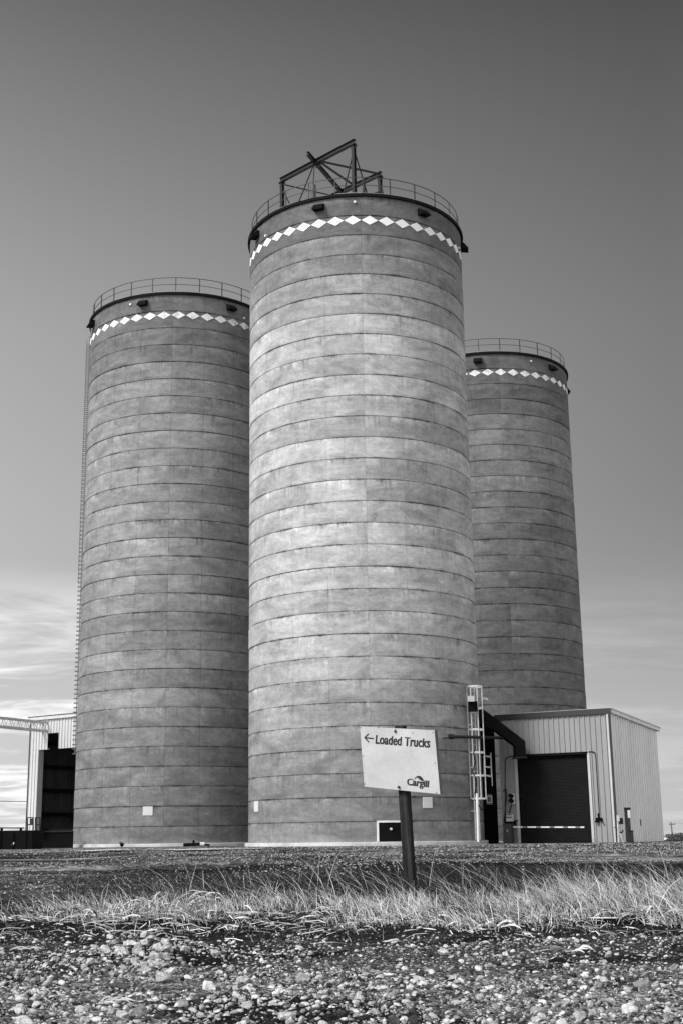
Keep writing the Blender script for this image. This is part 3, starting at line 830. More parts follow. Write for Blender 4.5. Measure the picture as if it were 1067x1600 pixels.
# posts and pipes by the shed's corner
def bollard(name, label, cat, px0, px1, pyt, pyb, Y, mat, tilt=0.0, group=None, mk='wood'):
    a, b = at(px0, pyb, Y), at(px1, pyb, Y); t = at((px0 + px1) / 2 + tilt, pyt, Y)
    x = (a.x + b.x) / 2; wd = b.x - a.x; z = g1(x, Y)
    r = thing(name, (x, Y, z), label, cat, group)
    return r, Vector((x, Y, z)), Vector((t.x, Y, t.z)), wd
r, b, t, wd = bollard('wooden_post', 'tall dark square wooden post standing by the shed side wall', 'post', 978.5, 985.5, 1262, 1319, 70.6, M['wood'], -3.5)
MB().bar(b - Vector((0, 0, .2)), t, wd, wd, (0, 1, 0)).build('timber', M['wood'], r)
MB().box(t + Vector((.02, 0, -.05)), (wd * 1.25, wd * 1.1, .12)).build('cap', M['steel_dark'], r)
q = t + Vector((.06, -wd * .52, -.33)); MB().box(q, (.13, .02, .40)).build('reflector', M['plate'], r)
r, b, t, wd = bollard('wooden_post', 'short dark stub post right of the tall wooden post', 'post', 983.5, 990, 1299, 1321, 69.8, M['wood'], -2.2)
MB().bar(b - Vector((0, 0, .2)), t, wd * .95, wd * .95, (0, 1, 0)).build('timber', M['wood'], r)
MB().box(t + Vector((0, 0, .02)), (wd * 1.1, wd * 1.1, .05)).build('cap', M['steel_dark'], r)
r, b, t, wd = bollard('riser_pipe', 'thin pale riser pipe with small boxes at the shed corner', 'pipe', 964.5, 967, 1274, 1319, 71.0, M['galv'], -2)
MB().tube(b - Vector((0, 0, .1)), t, .045, 8).build('tube', M['galv'], r)
MB().box(t + Vector((.02, -.03, -.15)), (.13, .12, .30)).build('switch_box', M['plate'], r)
q = at(969.5, 1283, 71.0); MB().box(q, (.2, .14, .32)).build('meter', M['steel_dark'], r)
q = at(967, 1301, 71.0); k_ = MB(); k_.path([q, q + Vector((.16, 0, .02)), q + Vector((.2, 0, .14))], .04, 8); k_.bar(q + Vector((-.25, 0, .3)), q + Vector((-.02, 0, .02)), .03); k_.build('elbow', M['steel_dark'], r)
MB().bar(q, (q.x + .2, q.y, g1(q.x, q.y) - .1), .06).build('stake', M['trim_light'], r)

# ------------------------------------------------------------------ open barn at the left
Bl, Br = Vector((-21.75, 96.0, 0)), Vector((-17.55, 92.95, 0))
bu = (Br - Bl).normalized(); bn_ = Vector((bu.y, -bu.x, 0)); bb = -bn_
barn = thing('open_barn', (Bl.x, Bl.y, g1(Bl.x, Bl.y)), 'pale metal barn with a tall dark open doorway, left of the laddered silo', 'barn')
LB = (Br - Bl).length; HB = 8.72 + Z0; GB = -.75 + Z0
def bw(px, py): return hit(px, py, Bl, bn_)
ol, ot = bw(59.5, 1172), bw(59.5, 1172).z
so = (ol - Bl).dot(bu)
sl0, sl1 = (bw(75.5, 1150) - Bl).dot(bu), (bw(93, 1146) - Bl).dot(bu)
zs = bw(93, 1144.5).z
fwl = MB()
ribbed(fwl, Bl, Bl + bu * so, GB, ot, pitch=.305)
ribbed(fwl, Bl, Bl + bu * sl0, ot + .002, HB, pitch=.305)
ribbed(fwl, Bl + bu * sl1, Br, ot + .002, HB, pitch=.305)
ribbed(fwl, Bl + bu * sl0, Bl + bu * sl1, zs, HB, pitch=.305)
fwl.build('front_wall', M['sheet_barn'], barn)
DB = 9.0
jm = MB(); c_ = Bl + bu * (so + .05) + bb * .25
jm.bar(up(c_, GB), up(c_, ot), .5, .10, tuple(bu)); jm.bar(up(Bl + bu * (so) + bb * .12, ot + .04), up(Bl + bu * sl0 + bb * .12, ot + .04), .2, .08); jm.bar(up(Bl + bu * sl1 + bb * .12, ot + .04), up(Br + bb * .12, ot + .04), .2, .08)
jm.build('jamb', M['trim_light'], barn)
sdw = MB(); ribbed(sdw, Bl + bb * DB, Bl, GB, HB); ribbed(sdw, Br + bb * DB, Bl + bb * DB, GB, HB); sdw.build('side_wall', M['sheet_barn'], barn)
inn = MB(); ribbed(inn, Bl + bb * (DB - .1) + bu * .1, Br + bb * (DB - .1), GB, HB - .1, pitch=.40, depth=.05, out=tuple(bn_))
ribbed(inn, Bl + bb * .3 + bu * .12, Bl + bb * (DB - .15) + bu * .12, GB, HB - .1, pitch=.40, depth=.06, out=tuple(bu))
inn.build('inner_wall', M['dark_sheet'], barn)  # lining added over the pale sheet, coloured dark for the shade inside
gi = MB()
for zz in (1.9, 3.6, 5.3, 7.0):
    a = Bl + bb * (DB - .3) + bu * .15; gi.bar(up(a, zz + Z0), up(a + bu * (LB - .2), zz + Z0), .22, .26)
    a = Bl + bb * .35 + bu * .28; gi.bar(up(a, zz + Z0), up(a + bb * (DB - .8), zz + Z0), .22, .26)
gi.bar(up(Bl + bb * 4 + bu * .3, 1.5 + Z0), up(Bl + bb * (DB - .6) + bu * .3, 4.9 + Z0), .07)
gi.build('girts', M['black'], barn)
pw = MB(); a = Bl + bb * 1.2 + bu * .6; pw.bar(up(a, .1 + Z0), up(a + bu * (LB - .5), .1 + Z0), .25, 1.5); pw.build('push_wall', M['black'], barn)
rb = MB(); e0, e1 = Bl - bu * .2 + bn_ * .2, Br + bn_ * .2
f0, f1 = Bl - bu * .2 + bb * (DB + .2), Br + bb * (DB + .2)
rb.add([up(e0, HB + .14), up(e1, HB + .14), up(f1, HB + .6), up(f0, HB + .6), up(e0, HB + .08), up(e1, HB + .08), up(f1, HB + .54), up(f0, HB + .54)], [(0, 1, 2, 3), (7, 6, 5, 4), (0, 4, 5, 1), (1, 5, 6, 2), (2, 6, 7, 3), (3, 7, 4, 0)])
rb.build('roof', M['trim'], barn)
ev = MB(); ev.bar(up(e0 + bb * .1, HB - .03), up(e1 + bb * .1, HB - .03), .16, .22); ev.build('gutter', M['galv'], barn)
ct = MB(); ct.bar(up(Bl - bu * .03 + bn_ * .04, GB), up(Bl - bu * .03 + bn_ * .04, HB - .1), .09, .09, tuple(bu)); ct.build('corner_trim', M['trim'], barn)

# truss boom running into the slot above the doorway
tb = thing('truss_boom', at(20, 1133, 90), 'thin pale lattice truss boom running into the slot above the barn doorway', 'truss')
T1 = at(84, 1137, 96.0); T0 = at(0, 1130, 90.6)
dT = (T1 - T0).normalized(); dT.z = 0; dT.normalize()
T1 = T1 + dT * 1.0; T0 = T0 - dT * 14
hz = .30
sdv = Vector((dT.y, -dT.x, 0)) * .22
for s_ in (-1, 1):
    MB().bar(T0 + sdv * s_ + Vector((0, 0, hz)), T1 + sdv * s_ + Vector((0, 0, hz)), .09, .13).build('top_chord', M['galv'], tb)
    MB().bar(T0 + sdv * s_ - Vector((0, 0, hz)), T1 + sdv * s_ - Vector((0, 0, hz)), .09, .15).build('bottom_chord', M['galv'], tb)
lt = MB(); L_ = (T1 - T0).length; n = int(L_ / .42)
for s_ in (-1, 1):
    for i in range(n):
        a = T0.lerp(T1, i / n) + sdv * s_; b = T0.lerp(T1, (i + 1) / n) + sdv * s_
        z = Vector((0, 0, hz * (1 if i % 2 else -1)))
        lt.tube(a + z, b - z, .022, 5)
lt.build('lattice', M['galv'], tb)
lg = MB()
q = T0 + dT * 1.0
lg.bar((q.x, q.y, g1(q.x, q.y) - .2), (q.x, q.y, T0.z - hz), .3, .3); lg.build('leg', M['galv'], tb)

# black bin and guard rail at the far left
bn2 = thing('steel_bin', at(20, 1330, 72), 'low black steel bin with a plank across its top at the left edge', 'bin')
Yb = 72.0; xr = at(52, 1297, Yb).x; xl = xr - 6.2; ztb = at(40, 1297.5, Yb).z; gb = g1(xr, Yb)
k_ = MB()
k_.box(((xl + xr) / 2, Yb, (ztb + gb - .2) / 2), (xr - xl, .12, ztb - gb + .2)); k_.box(((xl + xr) / 2, Yb + 2.6, (ztb + gb - .2) / 2), (xr - xl, .12, ztb - gb + .2))
k_.box((xr - .05, Yb + 1.3, (ztb + gb - .2) / 2), (.12, 2.47, ztb - gb + .2)); k_.box((xl + .05, Yb + 1.3, (ztb + gb - .2) / 2), (.12, 2.47, ztb - gb + .2))
k_.box(((xl + xr) / 2, Yb + 1.3, gb + .15), (xr - xl - .2, 2.4, .1))
k_.build('tub', M['black'], bn2)
k_ = MB()
for i in range(9): k_.box((xl + .4 + i * .68, Yb - .09, (ztb + gb) / 2), (.07, .06, ztb - gb - .1))
k_.build('stiffeners', M['black'], bn2)
a, b = at(-20, 1293.6, Yb + .3), at(37, 1293.6, Yb + .3)
MB().bar(a, b, .5, .06).build('plank', M['steel_dark'], bn2)
k_ = MB(); 
for px_ in (-14, 3, 33):
    q = at(px_, 1295, Yb + .3); k_.box((q.x, q.y + .05, (q.z + ztb) / 2), (.08, .3, q.z - ztb + .1))
k_.build('brackets', M['steel_dark'], bn2)
q = at(21, 1318, Yb - .1); MB().box(q, (.1, .04, .14), Matrix.Rotation(.5, 3, 'Y')).build('tag', M['white'], bn2)
w2 = thing('low_wall', at(85, 1328, 76), 'low dark wall between the black bin and the laddered silo', 'wall')
a, b = at(49, 1299, 84), at(115, 1299, 84); ga = g1(a.x, 84)
k_ = MB(); k_.box(((a.x + b.x) / 2, 84, (a.z + ga - .2) / 2), (b.x - a.x, .3, a.z - ga + .2)); k_.build('panel', M['black'], w2)
k_ = MB(); k_.bar((a.x, 83.82, a.z - .02), (b.x, 83.82, a.z - .02), .08, .1); k_.build('cap_rail', M['steel_dark'], w2)
gr = thing('guard_rail', at(52, 1300, 83), 'small open guard rail frame above the low dark wall', 'guard rail')
k_ = MB(); Yg = 83.4
def gq_(x, y): return at(x, y, Yg)
k_.bar(gq_(43.5, 1300), gq_(43.5, 1277), .07); k_.bar(gq_(52.5, 1300), gq_(52.5, 1277), .07); k_.bar(gq_(56.5, 1300), gq_(56.5, 1277), .10); k_.bar(gq_(63, 1300), gq_(63, 1277), .07)
for y in (1277.5, 1288.5): k_.bar(gq_(43.5, y), gq_(53, y), .06); k_.bar(gq_(56.5, y), gq_(63, y), .06)
k_.build('frame', M['steel_dark'], gr)
a = gq_(50, 1284); MB().box((a.x, Yg + .06, a.z), (.24, .03, .40)).build('sign_panel', M['trim'], gr)

# debris at the foot of the dark silo
q = at(300, 1319, 81.4); gq = g1(q.x, q.y)
db_ = thing('pipe_fitting', (q.x, q.y, gq), 'dark pipe fitting lying at the foot of the laddered silo', 'pipe fitting')
k_ = MB(); k_.tube((q.x - .5, q.y, gq + .10), (q.x + .5, q.y, gq + .12), .10, 10); k_.tube((q.x + .1, q.y - .02, gq + .1), (q.x + .12, q.y, gq + .36), .07, 8); k_.tube((q.x + .5, q.y, gq + .12), (q.x + 1.1, q.y + .05, gq + .06), .06, 8)
k_.build('pipe', M['black'], db_)
MB().tube((q.x + .52, q.y - .02, gq + .12), (q.x + .8, q.y - .02, gq + .13), .12, 10).build('coupling', M['plate'], db_)
q = at(191, 1321, 81.6); gq = g1(q.x, q.y)
tf = thing('weed_tuft', (q.x, q.y, gq), 'little dark weed growing at the pale footing of the laddered silo', 'weed')
k_ = MB()
for i in range(60):
    a = random.uniform(0, 6.28); e = random.uniform(.1, .4); t = Vector((q.x + math.cos(a) * e * .7, q.y + math.sin(a) * e * .7, gq + random.uniform(.15, .42)))
    k_.add([(q.x - .02, q.y, gq), (q.x + .02, q.y, gq), t], [(0, 1, 2)])
k_.build('leaves', M['black'], tf)

# ------------------------------------------------------------------ far away at the right: pole, wires, bush, trees
q = at(1050, 1307, 260); qb = g1(q.x, 260)
up_ = thing('utility_pole', (q.x, 260, qb), 'distant utility pole with one crossarm on the pale horizon', 'utility pole')
tz = at(1049, 1284.5, 260).z
MB().tube((q.x, 260, qb), (q.x - .1, 260, tz), .17, 8, .11).build('shaft', M['pole_wood'], up_)
a, b = at(1044.5, 1288.4, 260), at(1054, 1288.0, 260); MB().bar(a, b, .14, .16).build('crossarm', M['pole_wood'], up_)
k_ = MB()
for t in (.05, .3, .7, .95):
    c_ = a.lerp(b, t); k_.tube(c_, c_ + Vector((0, 0, .3)), .05, 6)
k_.build('insulators', M['pole_wood'], up_)
k_ = MB()
for t in (.05, .95):
    c_ = a.lerp(b, t) + Vector((0, 0, .3)); e = c_ + Vector((70, 30, .4)); pts = [c_.lerp(e, i / 10) - Vector((0, 0, 2.4 * 4 * (i / 10) * (1 - i / 10) * .5)) for i in range(11)]
    k_.path(pts, .012, 4)
k_.build('wire', M['steel_dark'], up_)
wr = MB(); a, b = at(-60, 1246.5, 180), at(130, 1247, 180); pts = [a.lerp(b, i / 12) - Vector((0, 0, .5 * 4 * (i / 12) * (1 - i / 12))) for i in range(13)]
wr.path(pts, .045, 5)
wo = wr.build('overhead_wire', M['steel_dark']); tag(wo, 'thin overhead wire crossing the sky left of the barn', 'wire')
q = at(1062, 1316, 135); k_ = MB(); r_ = random.Random(4); gq = g1(q.x, 135)
for i in range(900):
    a = r_.uniform(0, 6.28); e = r_.random() ** .5 * 1.2; h = r_.random() * (.75 - .2 * e * e * .5)
    c_ = Vector((q.x + 1.2 * e * math.cos(a), 135 + e * math.sin(a), gq + max(.02, h))); s_ = r_.uniform(.06, .13)
    v1 = Vector((r_.uniform(-1, 1), r_.uniform(-1, 1), r_.uniform(-1, 1))) * s_; v2 = Vector((r_.uniform(-1, 1), r_.uniform(-1, 1), r_.uniform(-1, 1))) * s_
    k_.add([c_ - v1, c_ + v2, c_ + v1, c_ - v2], [(0, 1, 2, 3)])
bo = k_.build('bush', M['pole_wood']); tag(bo, 'low scrubby bush at the right edge before the pale field', 'bush')
# far shelter belt on the skyline
r_ = np.random.default_rng(3); nb = 5000
bx = np.concatenate([r_.uniform(60, 420, nb), r_.uniform(-420, -90, nb)]); by = r_.uniform(700, 730, 2 * nb); hh = .45 + .25 * np.sin(bx * .05) + .2 * np.sin(bx * .21 + 1)
bz = gz(bx, by) + r_.uniform(0, 1, 2 * nb) * hh * .5
sz = r_.uniform(.2, .5, 2 * nb)
rd = r_.normal(0, 1, (2 * nb, 3, 3)) * sz[:, None, None]
V = (np.stack([bx, by, bz], 1)[:, None, :] + rd).reshape(-1, 3)
o = np_mesh('far_trees', V, np.arange(len(V)).reshape(-1, 3), M['pole_wood']); o['kind'] = 'stuff'

# ------------------------------------------------------------------ sign
Yc = 15.0; yaw = R_(24)
sn = Vector((-math.sin(yaw), -math.cos(yaw), 0)); sn = (sn + Vector((0, 0, -.05))).normalized()
sc_ = at(624, 1188, Yc)
TLc, TRc, BRc, BLc = [hit(x, y, sc_, sn) for x, y in ((562, 1135), (678, 1141), (687, 1241), (569, 1229))]
base_g = g1(.9, Yc)
sg = thing('road_sign', (.9, Yc, base_g), 'crooked pale board on a leaning wooden post directing loaded trucks with an arrow', 'sign')
MB().prism([TLc, TRc, BRc, BLc], -sn * .012).build('board', M['board'], sg)
board = [o for o in bpy.data.objects if o.parent == sg][0]
e1 = (TRc - TLc).normalized()
fr_ = MB()
dn = (BRc - TRc).normalized()
off = -sn * .012
fr_.bar(TRc + off - sn * .045 - e1 * .02, BRc + off - sn * .045 - e1 * .02 + dn * .0, .085, .04, tuple(e1))
fr_.bar(TLc + off - sn * .03 + dn * .03 + e1 * .02, TRc + off - sn * .03 + dn * .03 - e1 * .06, .05, .04, tuple(dn))
fr_.bar(BLc + off - sn * .03 - dn * .03 + e1 * .02, BRc + off - sn * .03 - dn * .03 - e1 * .06, .05, .04, tuple(dn))
fr_.build('backing_frame', M['wood_pale'], sg)
def on_sign(px, py, o=.0): return hit(px, py, sc_ + sn * o, sn)
# post behind the board
pt = hit(625.3, 1134, sc_ - sn * .14, sn); pbm = at(643.5, 1402, Yc + .14); 
pbm = Vector((pbm.x, pbm.y, base_g - .25))
d = (pt - pbm).normalized()
k_ = MB(); k_.bar(pbm, pt, .116, .116, tuple(sn)); ps = k_.build('post', M['wood'], sg)
m_ = ps.modifiers.new('b', 'BEVEL'); m_.width = .012; m_.segments = 2
bt = MB()
for (x, y, rr) in ((617.3, 1142.8, .014), (623, 1229.8, .015)):
    q = on_sign(x, y, .0); bt.tube(q, q + sn * .018, rr, 6)
q = on_sign(617.3, 1142.8, .006); bt.bar(q, on_sign(617.5, 1138.8, .006), .006, .004, tuple(sn))
bt.build('bolt', M['ink'], board)
sw = MB()
for x, y in ((563.6, 1136.8), (591, 1136.8), (676, 1144.2), (679.2, 1192), (567.2, 1181), (681.6, 1239), (570, 1224.8), (644.5, 1145)):
    q = on_sign(x, y); sw.tube(q, q + sn * .006, .0055, 6)
sw.build('screw', M['ink'], board)
# lettering
def letters(text, name, pl, pr, ph, bold, wide, spacing=1.0):
    """text between two photo points on its base line, ph = photo point straight above the left one at cap height"""
    cu = bpy.data.curves.new(name, 'FONT'); cu.body = text; cu.size = 1.0; cu.offset = bold; cu.space_character = spacing; cu.resolution_u = 6
    to = bpy.data.objects.new(name, cu); col.objects.link(to)
    dg = bpy.context.evaluated_depsgraph_get()
    me = bpy.data.meshes.new_from_object(to.evaluated_get(dg))
    bpy.data.objects.remove(to); bpy.data.curves.remove(cu)
    co = np.zeros(len(me.vertices) * 3, np.float32); me.vertices.foreach_get('co', co); co = co.reshape(-1, 3)
    x0, x1 = co[:, 0].min(), co[:, 0].max(); cap = 0.72
    O, X, H = on_sign(*pl, .002), on_sign(*pr, .002), on_sign(*ph, .002)
    ux, uy = (X - O) / (x1 - x0), (H - O) / cap
    co[:, 1] = np.interp(co[:, 1], [-.4, 0, .5, .72, .8], [-.4, 0, .57, .72, .78])
    for i, v in enumerate(me.vertices):
        v.co = O + ux * (co[i, 0] - x0) + uy * co[i, 1]
    nv = len(me.vertices); V0 = [v.co.copy() for v in me.vertices]; F0 = [tuple(p.vertices) for p in me.polygons]
    bpy.data.meshes.remove(me)
    mb = MB()                                          # thick upright strokes: the outline shifted sideways, each pass a hair higher
    for k, sh in enumerate((-wide, 0, wide)):
        mb.add([v + ux.normalized() * sh + sn * (.0003 * k) for v in V0], F0)
    me = bpy.data.meshes.new(name); me.from_pydata(mb.v, [], mb.f); me.update()
    return link(name, me, M['ink'], board)
letters('Loaded Trucks', 'lettering', (586.2, 1161.8), (670.8, 1168.0), (587.2, 1148.2), .016, .0028, spacing=1.03)
ar = MB()
def seg2(a, b, w_): ar.bar(on_sign(*a, .002), on_sign(*b, .002), w_, .002, tuple(sn))
O_ = [(569.4, 1152.6), (583.3, 1153.9)]
seg2(O_[0], O_[1], .014); seg2((569.2, 1152.9), (575.4, 1146.4), .014); seg2((569.2, 1152.3), (576.0, 1159.6), .014)
ar.build('arrow', M['ink'], board)
letters('Cargill', 'lettering', (635.2, 1226.4), (668.9, 1229.9), (636.2, 1216.2), .022, .0022, spacing=1.0)
# swoosh leaf above the last letters
sw_px = [(646.5, 1218.0), (648.0, 1215.0), (650.4, 1212.9), (653.2, 1212.0), (656.2, 1212.7), (658.9, 1214.9), (661.0, 1218.0), (661.7, 1220.3), (657.6, 1219.9), (654.2, 1217.4), (652.2, 1215.2), (650.4, 1214.8), (648.2, 1216.4)]
lf = MB(); P = [on_sign(x, y, .0025) for x, y in sw_px]; lf.prism(P, sn * .001); lf.build('leaf_mark', M['ink'], board)

# ------------------------------------------------------------------ stones
def ico(sub):
    import bmesh
    b = bmesh.new(); bmesh.ops.create_icosphere(b, subdivisions=sub, radius=1.0)
    V = np.array([v.co[:] for v in b.verts]); Fc = np.array([[v.index for v in f.verts] for f in b.faces]); b.free()
    return V, Fc
def stone_shape(V, r):
    """lumpy broken cobble"""
    P = V.copy(); d = np.ones(len(V))
    for _ in range(10):                                    # random flattening planes
        n = r.normal(0, 1, 3); n /= np.linalg.norm(n); h = r.uniform(.40, .85)
        t = P @ n; P = P - np.outer(np.maximum(t - h, 0), n) * r.uniform(.85, 1.0)
    for f in (2.3, 4.7):
        ph = r.uniform(0, 6, 3); d += .11 / f * 2 * np.sin(f * V[:, 0] + ph[0]) * np.sin(f * V[:, 1] + ph[1]) + .05 * np.sin(f * V[:, 2] + ph[2])
    return P * d[:, None] * 1.25
I1, I2, I3 = ico(1), ico(2), ico(3)
protos1 = [stone_shape(I1[0], rng) for _ in range(24)]
protos2 = [stone_shape(I2[0], rng) for _ in range(24)]
protos3 = [stone_shape(I3[0], rng) for _ in range(10)]

def hashnoise(x, y, s, seed=0):
    """smooth value noise"""
    x = x * s + 17.3 * seed; y = y * s + 5.1 * seed
    xi, yi = np.floor(x).astype(int), np.floor(y).astype(int); fx, fy = x - xi, y - yi
    fx = fx * fx * (3 - 2 * fx); fy = fy * fy * (3 - 2 * fy)
    def h(a, b):
        v = np.sin(a * 127.1 + b * 311.7 + seed * 74.7) * 43758.5453
        return v - np.floor(v)
    return (h(xi, yi) * (1 - fx) + h(xi + 1, yi) * fx) * (1 - fy) + (h(xi, yi + 1) * (1 - fx) + h(xi + 1, yi + 1) * fx) * fy
def density(x, y):
    d = .13 + 1.75 * hashnoise(x, y, .9, 1) * hashnoise(x, y, 2.1, 2) + .3 * hashnoise(x, y, 4, 3)
    y = y + 2.4 * (hashnoise(x, y * .4, .8, 81) - .5)
    d = d * np.interp(y, [4, 6.5, 7.6, 8.6, 10, 12], [1.7, 1.5, 1.1, .55, .30, .10])
    d += .8 * np.exp(-(((x + 1.25) / .45) ** 2 + ((y - 9.0) / .9) ** 2))
    d += .4 * np.exp(-(((x + 1.9) / .5) ** 2 + ((y - 7.0) / .9) ** 2))
    d -= .5 * np.exp(-(((x + .75) / .3) ** 2 + ((y - 7.4) / .5) ** 2))
    return np.clip(d, 0, 1)
def rand_rot(n, r, tilt=.35):
    yaw = r.uniform(0, 2 * np.pi, n); tx = r.normal(0, tilt, n); ty = r.normal(0, tilt, n)
    cz, sz = np.cos(yaw), np.sin(yaw); cx, sx_ = np.cos(tx), np.sin(tx); cy, sy = np.cos(ty), np.sin(ty)
    Rz = np.zeros((n, 3, 3)); Rz[:, 0, 0] = cz; Rz[:, 0, 1] = -sz; Rz[:, 1, 0] = sz; Rz[:, 1, 1] = cz; Rz[:, 2, 2] = 1
    Rx = np.zeros((n, 3, 3)); Rx[:, 0, 0] = 1; Rx[:, 1, 1] = cx; Rx[:, 1, 2] = -sx_; Rx[:, 2, 1] = sx_; Rx[:, 2, 2] = cx
    Ry = np.zeros((n, 3, 3)); Ry[:, 1, 1] = 1; Ry[:, 0, 0] = cy; Ry[:, 0, 2] = sy; Ry[:, 2, 0] = -sy; Ry[:, 2, 2] = cy
    return Rx @ Ry @ Rz
def scatter(protos, Fc, x, y, size, sink, r, tone, flat=.62):
    n = len(x); idx = r.integers(0, len(protos), n)
    base = np.stack(protos)[idx]
    sc = np.stack([size * r.uniform(.85, 1.35, n), size * r.uniform(.75, 1.1, n), size * flat * r.uniform(.75, 1.25, n)], 1)
    P = np.einsum('nij,nkj->nki', rand_rot(n, r), base * sc[:, None, :])
    P = P + np.stack([x, y, gz(x, y) + sc[:, 2] * sink], 1)[:, None, :]
    nv = base.shape[1]
    Fs = (Fc[None] + (np.arange(n) * nv)[:, None, None]).reshape(-1, 3)
    return P.reshape(-1, 3), Fs, np.repeat(tone, nv)
def pick_tone(n, r):
    t = np.clip(r.normal(.72, .22, n), .10, .95); dk = r.random(n) < .24
    return np.where(dk, r.uniform(.03, .12, n), t)
parts = []
r = np.random.default_rng(21)
def sample(n, x0, x1, y0, y1, r):
    x, y = r.uniform(x0, x1, n), r.uniform(y0, y1, n); k = r.random(n) < density(x, y); return x[k], y[k]
x, y = sample(95000, -4.5, 4.8, 4.6, 12.0, r); parts.append(scatter(protos1, I1[1], x, y, r.uniform(.004, .010, len(x)), .2, r, pick_tone(len(x), r) * r.uniform(.2, 1.1, len(x))))
x, y = sample(20000, -4.5, 4.8, 4.6, 11.5, r); parts.append(scatter(protos1, I1[1], x, y, .009 * (1 + r.pareto(3.0, len(x))).clip(1, 2.2), .2, r, pick_tone(len(x), r) * r.uniform(.3, 1.0, len(x))))
x, y = sample(4200, -4.5, 4.8, 4.6, 11.0, r); parts.append(scatter(protos2, I2[1], x, y, r.uniform(.011, .024, len(x)), .25, r, pick_tone(len(x), r)))
# thin scatter of stones over the yard behind
n = 90000; y = 12 + 54 * r.random(n) ** .9; x = r.uniform(-.33, .35, n) * y; k = r.random(n) < (.12 + hashnoise(x, y * .5, .35, 7) ** 1.5) * np.where((x / y > .02) & (y < 31), .12, 1)
x, y = x[k], y[k]; parts.append(scatter(protos1, I1[1], x, y, r.uniform(.006, .014, len(x)) * (1 + y / 40), .1, r, np.where(r.random(len(x)) < .55, r.uniform(.02, .12, len(x)), r.uniform(.15, .6, len(x))), .7))
V, Fs, T, o_ = [], [], [], 0
for a, b, c in parts: V.append(a); Fs.append(b + o_); T.append(c); o_ += len(a)
gv = np_mesh('gravel', np.concatenate(V), np.concatenate(Fs), M['stone'], np.concatenate(T), smooth=False)
gv['kind'] = 'stuff'; gv['label'] = 'broken pale gravel over dark earth'

# the larger cobbles are things of their own
def cobble(x, y, s, tone, label, group, pi_=None, sub=3, flat=.66, sink=.35):
    pr = protos3[pi_ if pi_ is not None else random.randrange(len(protos3))]
    rr = np.random.default_rng(int(abs(x * 977 + y * 131)) + 3)
    P, Fc, T = scatter([pr], I3[1], np.array([x]), np.array([y]), np.array([s]), sink, rr, np.array([tone]), flat)
    c = Vector((x, y, g1(x, y)))
    o = np_mesh('cobble', P - np.array(c), Fc, M['stone'], T, smooth=True)
    o.data.set_sharp_from_angle(angle=R_(28))
    o.location = c
    return tag(o, label, 'stone', group)
def ground_at(px, py):                       # where a photo point meets the ground
    r0 = ray(px, py); t = 5.0
    for _ in range(60):
        zz = g1(r0.x * t, r0.y * t) - Z0
        t = .5 * t + .5 * zz / r0.z if r0.z < 0 else t
    return r0.x * t, r0.y * t
big = [(1006, 1534, 15, .30, 'round grey cobble sitting proud of the gravel at the far right', None),
       (213, 1580, 13, .50, 'pale pointed cobble by the bottom edge, right of the corn husk', None),
       (281, 1568, 12, .40, 'grey domed cobble right of the pale pointed one at the bottom edge', None),
       (238, 1505, 9, .62, 'white rounded cobble just below the stone heap', None),
       (255, 1527, 12, .55, 'broad pale cobble under the stone heap', None),
       (502, 1527, 8, .66, 'small white cobble beside a black hollow mid gravel', None)]
for px, py, hw, t, lab, g in big:
    x, y = ground_at(px, py + hw * .5); cobble(x, y, hw * y / F, t, lab, g)
rr = random.Random(9)
heap_lab = 'lumpy pale cobble in the low stone heap'
for i in range(34):
    px, py = rr.gauss(225, 36), rr.gauss(1483, 17)
    if py < 1452: py = 1455 + rr.random() * 12
    hw = rr.uniform(4.5, 8.5); x, y = ground_at(px, py); cobble(x, y, hw * y / F, rr.uniform(.5, .85), heap_lab, 'cobbles of the low stone heap', sink=rr.uniform(.3, 1.0))
placed = []
n_ = 0
while n_ < 150:
    px, py = rr.uniform(-40, 1110), 1470 + 140 * rr.random() ** .8
    hw = (4.5 + 9 * rr.random() ** 2.6) * (.6 + .4 * (py - 1450) / 150)
    if any((px - a) ** 2 + ((py - b) * 2.2) ** 2 < (hw + c) ** 2 for a, b, c in placed): continue
    x, y = ground_at(px, py)
    if rr.random() > float(density(np.array([x]), np.array([y]))[0]) * 1.1 + .08: continue
    placed.append((px, py, hw)); n_ += 1
    dark = rr.random() < .13
    cobble(x, y, hw * y / F, rr.uniform(.05, .12) if dark else rr.uniform(.45, .88), 'dark cobble half sunk in the gravel' if dark else 'pale cobble half sunk in the gravel',
           'dark cobbles in the gravel' if dark else 'pale cobbles in the gravel', flat=rr.uniform(.5, .75))

